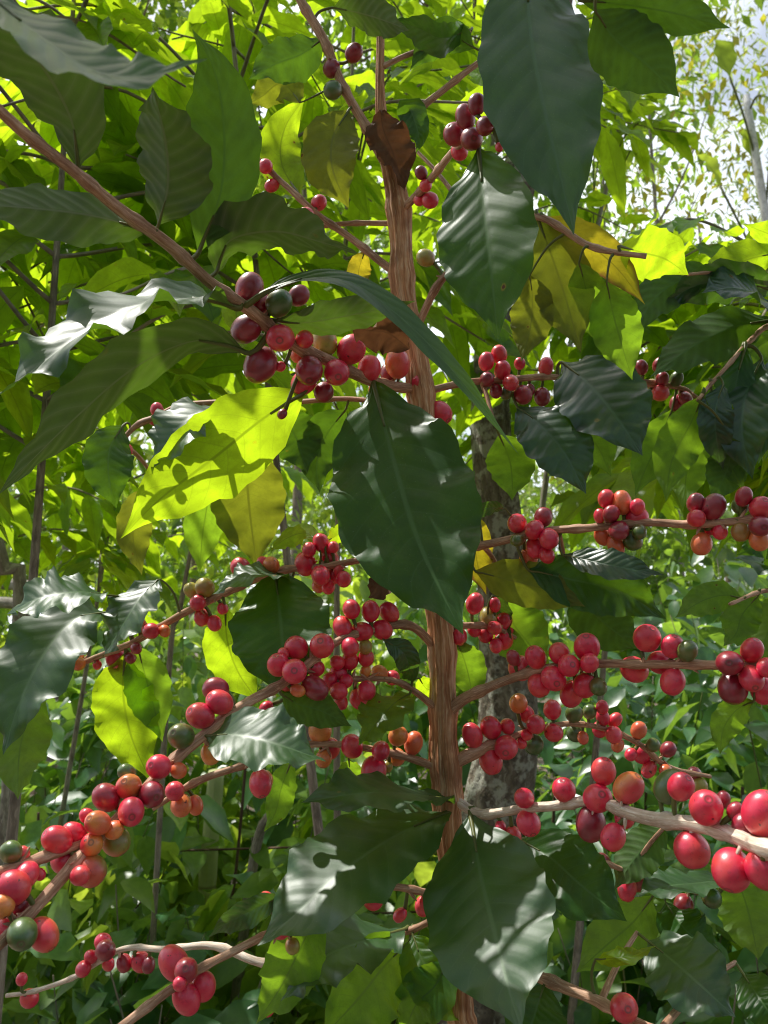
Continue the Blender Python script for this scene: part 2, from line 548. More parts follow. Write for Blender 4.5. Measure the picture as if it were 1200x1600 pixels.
def cherry_mesh(nu=22, nv=15):
    """a unit cherry: slightly long, faint flat sides, a raised ring and navel at +z, stalk end at -z"""
    v, f = [], []
    for i in range(nv + 1):
        a = math.pi * i / nv
        for j in range(nu):
            b = 2 * math.pi * j / nu
            z = math.cos(a)
            r = math.sin(a)
            zz = z * 1.08
            if a < 0.42:
                q = a / 0.42
                zz = 1.075 * math.cos(0.42) - 0.0 + 0.03 * math.sin(q * math.pi) * (1 if q > 0.3 else 0.7) + (1 - q) * 0.045 - (0.05 if q < 0.25 else 0)
            rr = r * (1 + 0.02 * math.cos(2 * b))
            v.append((rr * math.cos(b), rr * math.sin(b), zz))
    for i in range(nv):
        for j in range(nu):
            a_, b_ = i * nu + j, i * nu + (j + 1) % nu
            f.append((a_, a_ + nu, b_ + nu, b_))
    return np.array(v), np.array(f)


CHV, CHF = cherry_mesh()
CHV_LO, CHF_LO = cherry_mesh(14, 10)


def frame_z(n):
    n = unit(n)
    h = np.array([1.0, 0, 0]) if abs(n[0]) < 0.8 else np.array([0, 1.0, 0])
    x = unit(np.cross(h, n))
    return np.stack([x, np.cross(n, x), n], axis=1)


# ------------------------------------------------------------------ leaves
PT = np.array([0, .02, .06, .12, .2, .3, .42, .52, .64, .75, .84, .90, .95, 1.0])
PW = np.array([.03, .08, .26, .52, .76, .93, 1.0, .98, .86, .63, .36, .18, .075, .0])


def leaf_geometry(mid, width, nrm_hint, roll=0.0, fold=0.2, wave=0.06, seed=0, nt=30, nv=6, twist=0.0, waven=4.0, asym=0.0):
    """mid (nt,3): midrib; width: full width; nrm_hint: which way the upper face looks"""
    r = np.random.default_rng(seed)
    t = np.linspace(0, 1, nt)
    L = np.linalg.norm(np.diff(mid, axis=0), axis=1).sum()
    T = unit(np.gradient(mid, axis=0))
    S = unit(np.cross(T, nrm_hint))
    N = np.cross(S, T)
    ang = roll + twist * (t - 0.4)
    c, s = np.cos(ang)[:, None], np.sin(ang)[:, None]
    S, N = S * c + N * s, N * c - S * s
    w = np.interp(t, PT, PW) * width * 0.5
    vs = np.linspace(-1, 1, 2 * nv + 1)
    ph = r.uniform(0, 6.28, 4)
    fr = waven * r.uniform(0.85, 1.15, 2)
    V = np.zeros((nt, len(vs), 3))
    for k, v in enumerate(vs):
        side = 0 if v < 0 else 1
        a = abs(v)
        ww = w * (1 + 0.035 * np.sin(fr[side] * 1.7 * 6.28 * t + ph[side]) * a) * (1 + asym * np.sign(v))
        wv = wave * width * a ** 2 * (np.sin(fr[side] * 6.28 * t + ph[side]) + 0.45 * np.sin(fr[side] * 2.3 * 6.28 * t + ph[2 + side]))
        wv = wv * np.minimum(1, w / (0.3 * w.max() + 1e-9))
        curl = fold * a * (1 - 0.25 * a)
        V[:, k] = mid + S * (v * ww * math.cos(fold * 0.8))[:, None] + N * (curl * w + wv)[:, None]
    uv = np.stack(np.broadcast_arrays(t[:, None], (vs[None, :] + 1) / 2), axis=-1).reshape(-1, 2)
    m = len(vs)
    i = np.arange(nt - 1)[:, None] * m
    j = np.arange(m - 1)[None, :]
    f = np.stack([i + j, i + j + 1, i + j + 1 + m, i + j + m], axis=-1).reshape(-1, 4)
    V = V.reshape(-1, 3)
    # the quads wind so that their normal is N
    q = V[f[len(f) // 2]]
    if np.cross(q[1] - q[0], q[3] - q[0]) @ N[nt // 2] < 0:
        f = f[:, ::-1]
    return V, f, uv


# template for leaves made in bulk
def bulk_leaves(bag, base, T, N, length, width, droop, rnd, fold=0.25, mi=0, nt=6, nv=1, seed=0, wave=0.05, bend=None):
    """many leaves at once: base,T,N (n,3); length,width,droop,rnd (n,)"""
    n = len(base)
    if n == 0: return
    r = np.random.default_rng(seed)
    T = unit(T)
    S = unit(np.cross(T, N))
    N = np.cross(S, T)
    t = np.linspace(0, 1, nt) if nt > 3 else np.array([0, 0.5, 1.0])[:nt]
    w = np.interp(t, PT, PW)
    if nt <= 3: w = np.array([0.12, 1.0, 0.0])
    vs = np.linspace(-1, 1, 2 * nv + 1)
    D = np.array([0, 0, -1.0]) if bend is None else bend
    ctr = base[:, None, :] + (T * length[:, None])[:, None, :] * t[None, :, None] + D * (length * droop)[:, None, None] * (t ** 2)[None, :, None]
    ph = r.uniform(0, 6.28, (n, 1, 2))
    V = np.zeros((n, len(t), len(vs), 3))
    for k, v in enumerate(vs):
        ww = (w[None, :] * width[:, None] * 0.5)
        a = abs(v)
        wv = wave * width[:, None] * a * np.sin(18 * t[None, :] + ph[:, :, 0 if v < 0 else 1]) * (w[None, :] > 0.2)
        V[:, :, k] = ctr + S[:, None, :] * (v * ww)[..., None] + N[:, None, :] * (fold * a * ww + wv)[..., None]
    m = len(vs)
    i = np.arange(len(t) - 1)[:, None] * m
    j = np.arange(m - 1)[None, :]
    f1 = np.stack([i + j, i + j + m, i + j + 1 + m, i + j + 1], axis=-1).reshape(-1, 4)
    q = V[0].reshape(-1, 3)[f1[len(f1) // 2]]
    if np.cross(q[1] - q[0], q[3] - q[0]) @ N[0] < 0:
        f1 = f1[:, ::-1]
    f = (f1[None] + (np.arange(n) * len(t) * m)[:, None, None]).reshape(-1, 4)
    uv1 = np.stack(np.broadcast_arrays(t[:, None], (vs[None, :] + 1) / 2), axis=-1).reshape(-1, 2)
    uv = np.tile(uv1, (n, 1))
    bag.add(V.reshape(-1, 3), f, uv, np.repeat(rnd, len(t) * m), mi)


# ------------------------------------------------------------------ the coffee tree in front
TRUNK_Y = 0.545


def dtrunk(y):
    return TRUNK_Y / (math.cos(PITCH) - math.sin(PITCH) * (800 - y) / FPX)


TR = [(570, -420, 7), (580, -200, 9), (590, 0, 12), (594, 120, 14), (604, 225, 24), (618, 310, 37), (632, 450, 39), (650, 560, 42), (662, 700, 43),
      (672, 850, 44), (683, 950, 45), (689, 1050, 43), (696, 1150, 45), (702, 1230, 47), (700, 1310, 42), (712, 1450, 43), (722, 1580, 44), (735, 1750, 48)]
tp = np.array([np.append(P(x, y, dtrunk(y)), w * 0.46 * dtrunk(y) / FPX) for x, y, w in TR])
tp = np.vstack([tp, [0.072, 0.56, 0.55, 0.014], [0.085, 0.565, -0.02, 0.019]])
main = empty('coffee_tree', (0.085, 0.565, 0), 'tall coffee tree nearest the viewer, brown trunk and branches loaded with red cherries', 'coffee tree')
tsm = spline(tp, 230)
bag = Bag()
tz = tsm[:, 2]
trad = tsm[:, 3].copy()
for y_ in (230, 330, 430, 520, 612, 868, 1016, 1112, 1198, 1248, 1300, 1405, 1500):
    zc = P(690, y_, dtrunk(y_))[2]
    trad *= 1 + .16 * np.exp(-((tz - zc) / .007) ** 2) - .05 * np.exp(-((tz - zc - .02) / .012) ** 2)
trad *= 1 + .04 * np.sin(tz * 61 + 1) * np.sin(tz * 23)
tsm[:, :3] += np.stack([.0016 * np.sin(tz * 37), .001 * np.cos(tz * 29), 0 * tz], axis=1)
v, f, uv = tube(tsm[:, :3], trad, 34, 0.075, 3)
bag.add(v, f, uv)
# peeling fibres and scars where old leaves sat
rr = np.random.default_rng(5)
for k in range(46):
    i = rr.integers(40, 200)
    a = rr.uniform(0, 6.28)
    c, R = tsm[i, :3], tsm[i, 3]
    o_ = np.array([math.cos(a), math.sin(a), 0])
    seg = [c + o_ * R * 0.98, c + o_ * R * 1.05 + [0, 0, -0.012], c + o_ * R * (1.03 + rr.uniform(0, .16)) + [rr.normal() * .002, rr.normal() * .002, -0.03]]
    v, f, uv = tube(spline(seg, 6), np.linspace(0.0011, 0.0004, 6), 5)
    bag.add(v, f, uv)
trunk = bag.build('trunk', BARK, main, origin=tp[-1, :3])

# branches: name -> (depth at start, depth at end, [(x, y, width), ...])
BR = {
    'ul': (None, .60, [(606, 262, 13), (580, 215, 15), (535, 130, 14), (500, 52, 15), (467, -5, 13), (430, -70, 10)]),
    'l4': (None, .62, [(622, 428, 13), (570, 390, 11), (510, 345, 10), (450, 295, 9), (408, 252, 8), (380, 225, 5)]),
    'l4b': (None, .62, [(622, 348, 9), (570, 349, 8), (515, 352, 7), (470, 360, 5)]),
    'r3': (None, .43, [(628, 330, 12), (665, 290, 12), (710, 235, 11), (748, 205, 9), (785, 190, 6)]),
    'r2': (None, .60, [(606, 215, 11), (650, 175, 11), (700, 135, 10), (745, 100, 9), (820, 50, 6)]),
    'r1': (None, .62, [(596, 105, 8), (640, 85, 8), (690, 70, 7), (735, 50, 6)]),
    'top': (None, .33, [(582, -160, 9), (660, -190, 12), (760, -150, 12), (840, -85, 12), (930, -20, 11), (1000, -30, 9)]),
    'front': (None, .25, [(658, 610, 16), (600, 600, 17), (520, 568, 19), (440, 524, 20), (380, 478, 19), (330, 440, 18), (240, 365, 19), (110, 265, 18), (0, 172, 17), (-110, 90, 15)]),
    'rv': (None, .50, [(648, 520, 12), (688, 440, 12), (750, 390, 11), (835, 338, 11), (920, 385, 10), (1010, 400, 8)]),
    'r5': (None, .66, [(660, 612, 11), (720, 600, 11), (830, 590, 10), (895, 592, 9), (985, 596, 10), (1060, 606, 8), (1110, 640, 6)]),
    'r6': (None, .44, [(674, 868, 14), (735, 854, 13), (800, 842, 12), (870, 828, 12), (1010, 818, 12), (1100, 818, 12), (1260, 806, 12)]),
    'l7': (None, .56, [(672, 885, 11), (600, 873, 11), (520, 882, 10), (440, 892, 11), (370, 917, 12), (270, 968, 11), (190, 1012, 10), (95, 1048, 8)]),
    'l8': (None, .31, [(684, 1016, 14), (640, 978, 13), (590, 982, 12), (530, 1002, 12), (445, 1065, 14), (370, 1110, 16), (280, 1180, 17), (200, 1262, 16), (125, 1340, 19), (50, 1425, 18), (-40, 1510, 18)]),
    'l8b': (.385, .33, [(178, 1286, 11), (130, 1318, 13), (60, 1340, 15), (0, 1362, 15), (-60, 1380, 14)]),
    'l9': (None, .50, [(694, 1200, 14), (640, 1186, 12), (560, 1165, 10), (500, 1163, 10), (430, 1176, 11), (370, 1198, 11), (300, 1226, 11), (240, 1262, 7)]),
    'l9u': (None, .50, [(690, 1112, 14), (655, 1085, 11), (610, 1064, 9), (545, 1060, 8), (515, 1070, 5)]),
    'r18': (None, .56, [(684, 985, 10), (720, 978, 10), (770, 978, 9), (805, 998, 6)]),
    'r10': (None, .42, [(692, 1122, 20), (725, 1092, 18), (770, 1070, 15), (800, 1060, 14), (870, 1042, 13), (940, 1036, 13), (1010, 1040, 13), (1100, 1037, 14), (1260, 1046, 14)]),
    'r11': (None, .58, [(698, 1196, 22), (740, 1178, 20), (775, 1162, 14), (800, 1150, 9), (830, 1140, 8), (900, 1132, 8), (955, 1140, 8), (1000, 1165, 8), (1040, 1195, 8), (1110, 1215, 6)]),
    'r12': (None, .285, [(704, 1248, 15), (745, 1268, 14), (790, 1268, 13), (850, 1260, 14), (920, 1251, 16), (980, 1270, 19), (1050, 1281, 22), (1130, 1301, 24), (1260, 1345, 27)]),
    'l13': (None, .38, [(712, 1405, 12), (672, 1394, 11), (605, 1388, 11), (520, 1408, 10), (440, 1452, 12), (385, 1475, 13), (320, 1508, 13), (270, 1545, 14), (180, 1610, 15)]),
    'l14': (None, .60, [(720, 1560, 13), (600, 1545, 13), (455, 1515, 13), (400, 1500, 12), (330, 1480, 11), (250, 1482, 9), (180, 1488, 8), (100, 1535, 7), (10, 1556, 6)]),
    'r15': (None, .60, [(704, 1300, 9), (800, 1325, 8), (905, 1340, 8), (970, 1357, 8), (1040, 1380, 8), (1120, 1400, 7)]),
    'r16': (None, .40, [(716, 1500, 14), (800, 1510, 15), (855, 1530, 18), (890, 1548, 18), (950, 1572, 16), (1030, 1612, 14)]),
    'l15': (None, .53, [(706, 1425, 11), (670, 1440, 10), (632, 1455, 9), (600, 1462, 6)]),
    'n_a': (.70, .60, [(1360, 470, 10), (1290, 440, 10), (1215, 432, 9), (1130, 425, 7), (1075, 428, 5)]),
    'n_b': (.70, .58, [(1360, 600, 10), (1290, 545, 10), (1212, 508, 9), (1170, 535, 7), (1120, 590, 6), (1090, 625, 5)]),
    'n_c': (.70, .55, [(1360, 960, 9), (1290, 925, 9), (1190, 925, 7), (1140, 945, 5)]),
    'l18': (None, .56, [(656, 640, 9), (560, 625, 8), (440, 628, 8), (300, 630, 8), (245, 652, 9), (212, 666, 9), (190, 690, 6)]),
}
# cherries: branch -> "x y radius ripeness"
CHERRIES = {
    'front': "390 451 22 d,407 475 18 d,436 474 21 g,467 462 16 d,385 514 22 d,438 528 23 r,407 570 25 d,476 530 14 r,466 554 14 o,507 533 21 y,483 579 22 d,475 597 20 r,526 582 21 r,549 546 22 r,506 613 15 d,577 576 18 r,621 568 21 o,609 582 15 d,590 612 14 o,651 600 14 r,688 645 19 r,438 573 8 r,441 647 8 d,661 620 8 r",
    'l7': "503 849 14 r,521 855 9 r,483 859 12 r,515 871 14 r,477 881 17 r,501 899 16 r,520 901 12 r,537 905 12 r,513 917 11 r,499 914 12 o,529 891 9 r,424 883 13 o,411 880 10 r,376 887 16 r,374 903 11 r,320 918 15 y,299 922 12 y,309 942 14 r,316 965 13 r,335 974 12 r,348 951 9 r,236 986 13 r,257 986 10 o,183 1029 17 r,213 1013 9 d,117 1023 14 o,97 1047 13 r,122 1037 11 o,152 1039 7 r,204 1028 9 d,212 978 10 r",
    'l8': "549 952 15 r,579 955 16 r,608 957 16 r,535 980 16 r,565 987 17 r,597 984 15 r,547 1011 14 r,571 1011 11 y,463 1012 18 r,503 1009 19 r,435 1039 17 r,460 1049 19 r,493 1044 15 r,492 1075 19 d,465 1079 11 o,448 1068 13 r,443 1021 9 r,337 1077 18 d,343 1097 20 r,313 1118 21 r,283 1150 21 g,248 1198 20 r,279 1204 13 o,329 1178 16 o,198 1207 14 g,201 1229 19 o,166 1246 21 d,237 1241 20 d,205 1268 22 r,136 1275 12 r,153 1286 19 o,181 1314 21 m,178 1297 15 o,143 1320 18 o,116 1303 18 r,89 1312 21 r,98 1345 19 r,142 1361 23 m,125 1368 16 r,20 1387 26 r,27 1415 20 d,3 1416 18 o,8 1450 18 r,35 1459 23 g,68 1460 23 o",
    'l8b': "17 1331 17 g,40 1368 20 r,37 1334 10 r,62 1366 9 r",
    'l9u': "547 1032 13 r,572 1028 13 r,529 1052 15 r,527 1035 11 r,515 1063 12 r,529 1080 14 r,593 1052 13 o,613 1059 12 r,573 1079 15 r,561 1092 15 r,571 1049 9 o,533 1096 11 r,541 1064 11 r,416 1105 10 r",
    'l9': "500 1142 18 o,515 1170 17 r,506 1185 14 o,550 1166 17 r,595 1173 16 r,622 1150 16 o,646 1161 16 o,620 1183 14 o,584 1204 20 r,605 1198 9 y,407 1224 19 r,414 1218 13 o,273 1236 15 r,283 1258 16 o,305 1258 13 o",
    'l13': "583 1404 16 r,590 1377 10 o,661 1416 14 r,625 1430 10 r,512 1425 10 r,416 1407 13 r,439 1453 15 r,457 1478 12 y,272 1505 23 r,291 1516 20 d,318 1541 20 r,291 1560 22 r,281 1537 12 r",
    'l14': "165 1485 16 d,161 1472 13 r,142 1495 10 r,130 1514 13 r,169 1506 10 r,194 1505 12 d,220 1503 15 r,232 1508 10 d,34 1530 9 r,46 1560 15 r,418 1574 12 r",
    'r18': "704 963 12 r,716 995 12 r,742 943 15 r,773 945 10 r,763 964 14 y,787 971 14 r,773 981 12 r,759 992 12 r,787 1000 15 r,775 1009 11 r,798 983 11 r,718 995 12 r,741 985 11 r,706 961 12 r",
    'r10': "814 1044 19 r,837 1027 17 r,874 1021 16 r,917 1011 20 r,889 1040 17 r,921 1036 16 r,865 1060 20 r,893 1084 19 r,914 1071 18 r,842 1071 18 r,802 1028 12 d,935 1073 14 g,1011 997 21 r,1051 1010 18 r,1033 1035 20 r,1051 1065 19 r,991 1046 22 r,1140 1036 21 d,1175 1016 18 r,1145 1075 22 d,1174 1060 19 r,1191 1078 19 r,1198 1043 16 r,1074 1017 16 g",
    'r11': "810 1099 15 o,823 1116 13 r,837 1132 15 r,863 1109 14 r,865 1145 15 r,897 1115 14 g,921 1112 11 g,899 1145 14 g,911 1153 9 o,834 1163 15 g,793 1135 12 r,823 1148 9 r,815 1161 9 r,767 1137 17 r,738 1149 17 r,791 1168 18 r,767 1188 18 r,941 1105 10 r,942 1121 11 r,961 1125 11 r,937 1140 12 r,959 1148 14 r,965 1164 10 o,998 1141 12 o,986 1179 10 r,1020 1164 11 g,1044 1171 12 d,1003 1178 14 r,1014 1202 12 r,1040 1204 11 o,1085 1209 12 d,1094 1227 11 y",
    'r12': "943 1205 20 r,982 1231 24 o,934 1247 24 r,923 1287 24 d,958 1308 20 r,976 1278 16 r,881 1234 18 r,819 1247 16 r,826 1286 19 r,802 1306 14 r,1103 1262 28 r,1048 1229 25 g,1064 1229 20 r,1081 1328 26 r,1143 1359 31 r,1193 1271 30 r,1196 1359 31 r,1163 1289 18 d,1149 1267 12 d,782 1293 10 r,1130 1249 11 d",
    'r15': "940 1348 14 d,980 1388 16 r,995 1379 13 d,1068 1414 15 d,1112 1403 16 g",
    'r16': "975 1575 22 r",
    'r5': "760 565 13 r,780 554 13 r,785 579 14 r,798 598 14 r,761 593 12 d,775 611 11 d,817 617 15 d,847 620 13 d,853 573 13 r,812 568 9 r,828 609 9 d,791 614 10 g,954 556 12 r,1002 574 11 d,1030 570 11 d,1035 592 11 d,1018 601 10 y,1032 614 13 r,1018 617 8 d,1057 592 11 g,1057 630 11 d,1071 623 11 d",
    'r6': "849 808 15 d,835 828 16 r,808 818 15 r,858 842 16 r,836 856 15 r,826 871 14 o,854 867 13 r,808 844 11 g,947 779 13 r,972 785 16 o,996 792 12 r,955 803 14 d,937 806 10 r,995 810 17 r,967 829 16 d,942 838 13 o,962 853 14 o,989 845 15 g,999 831 12 g,1087 786 14 d,1115 792 18 d,1088 810 14 r,1112 822 15 r,1125 831 12 r,1096 850 16 o,1162 776 14 d,1157 790 13 g,1189 793 17 r,1188 822 17 d,1157 831 14 y,1186 844 15 o",
    'ul': "518 107 14 d,553 83 14 d,520 141 14 g",
    'l4': "415 260 11 r,425 290 10 r,478 338 14 r,498 317 13 r",
    'r3': "745 163 14 d,727 183 16 d,710 210 17 d,737 217 18 d,758 197 15 d,718 237 13 r,780 230 7 r,658 270 10 d,665 290 10 r,672 313 13 r,655 313 9 r",
    'rv': "665 403 14 y",
    'l18': "245 640 11 r,198 703 10 r,240 657 8 r",
}

rc = np.random.default_rng(21)
branches = {}
for name, (d0, d1, pts) in BR.items():
    if d0 is None: d0 = dtrunk(pts[0][1])
    xy = np.array([(p[0], p[1]) for p in pts], float)
    s = np.concatenate([[0], np.cumsum(np.linalg.norm(np.diff(xy, axis=0), axis=1))])
    s /= s[-1]
    dd = d0 + (d1 - d0) * s
    c = np.array([np.append(P(p[0], p[1], d), p[2] * 0.5 * d / FPX) for p, d in zip(pts, dd)])
    path = spline(c, max(24, int(6 + 90 * np.linalg.norm(c[-1, :3] - c[0, :3]) / .35)))
    # internode wobble
    L = np.concatenate([[0], np.cumsum(np.linalg.norm(np.diff(path[:, :3], axis=0), axis=1))])
    wob = np.sin(L / .036 * 3.14 + rc.uniform(0, 6))[:, None] * 0.0009
    path[2:, :3] += (wob * np.array([0.4, 0.5, 0.8]))[2:]
    branches[name] = dict(path=path, bag=Bag(), px=np.stack(proj(path[:, :3]), axis=1), L=L)

# where each cherry hangs
ALLCH = []
for name, txt in CHERRIES.items():
    b = branches[name]
    B = [(float(q[0]), float(q[1]), float(q[2]), q[3]) for q in (w.split() for w in txt.split(','))]
    px = b['px']
    inf = []
    for x, y, r, k in B:
        d2 = np.hypot(px[:, 0] - x, px[:, 1] - y)
        i = int(np.argmin(d2))
        d = px[i, 2]
        rw = r * d / FPX
        rad = b['path'][i, 3] + rw * 1.02
        off = d2[i] * d / FPX
        z = math.sqrt(max(rad ** 2 - off ** 2, 0)) * (rc.choice([-1, 1], p=[.62, .38]) if rc.random() > .15 else 0)
        inf.append([x, y, r, k, i, d, z])
    # cherries whose outlines cross are moved apart in depth, the larger one forward
    for it in range(160):
        moved = False
        for a in range(len(inf)):
            for c in range(a + 1, len(inf)):
                A_, C_ = inf[a], inf[c]
                sep = math.hypot(A_[0] - C_[0], A_[1] - C_[1]) * A_[5] / FPX
                need = (A_[2] * A_[5] + C_[2] * C_[5]) / FPX * 0.96
                if sep < need:
                    dz = math.sqrt(need ** 2 - sep ** 2)
                    zz = (A_[5] + A_[6]) - (C_[5] + C_[6])
                    if abs(zz) < dz:
                        sgn = 1 if zz > 0 or (zz == 0 and A_[2] < C_[2]) else -1
                        p_ = (dz - abs(zz)) * 0.3
                        A_[6] += sgn * p_; C_[6] -= sgn * p_
                        moved = True
        if not moved: break
    for x, y, r, k, i, d, z in inf:
        z = max(-0.022, min(0.022, z))
        ctr = P(x, y, d + z)
        bp = b['path'][i, :3]
        out = unit(unit(ctr - bp) + rc.normal(size=3) * 0.22 + np.array([0, -0.34, -0.05]))
        rw = r * (d + z) / FPX
        ALLCH.append(dict(branch=name, c=ctr, r=rw, rpx=r, k=k, out=out, bp=bp, i=i))

# branch meshes with swollen nodes and cherry stalks
for name, b in branches.items():
    path, L = b['path'].copy(), b['L']
    nodes = sorted({int(c['i']) for c in ALLCH if c['branch'] == name})
    R = path[:, 3].copy()
    k = 0.036
    near = np.abs((L + 0.5 * k) % k - 0.5 * k)
    R *= 1 + 0.28 * np.exp(-(near / 0.0035) ** 2)
    v, f, uv = tube(path[:, :3], R, 14, 0.05, abs(hash(len(name) * 31 + len(path))) % 1000)
    b['bag'].add(v, f, uv)
for c in ALLCH:
    st = c['c'] - c['out'] * c['r'] * 1.02
    midp = (st + c['bp']) / 2 - c['out'] * 0.001 + rc.normal(size=3) * 0.0008
    v, f, uv = tube(spline([c['bp'], midp, st], 6), np.linspace(0.0011, 0.0015, 6), 6)
    branches[c['branch']]['bag'].add(v, f, uv, mi=1)
    # a short dry stub or bract beside it
    if rc.random() < 0.75:
        e = c['bp'] + unit(c['out'] + rc.normal(size=3) * 0.7) * rc.uniform(.005, .010)
        v, f, uv = tube(spline([c['bp'], (c['bp'] + e) / 2, e], 4), np.array([.0013, .0012, .001, .0003]), 5)
        branches[c['branch']]['bag'].add(v, f, uv)

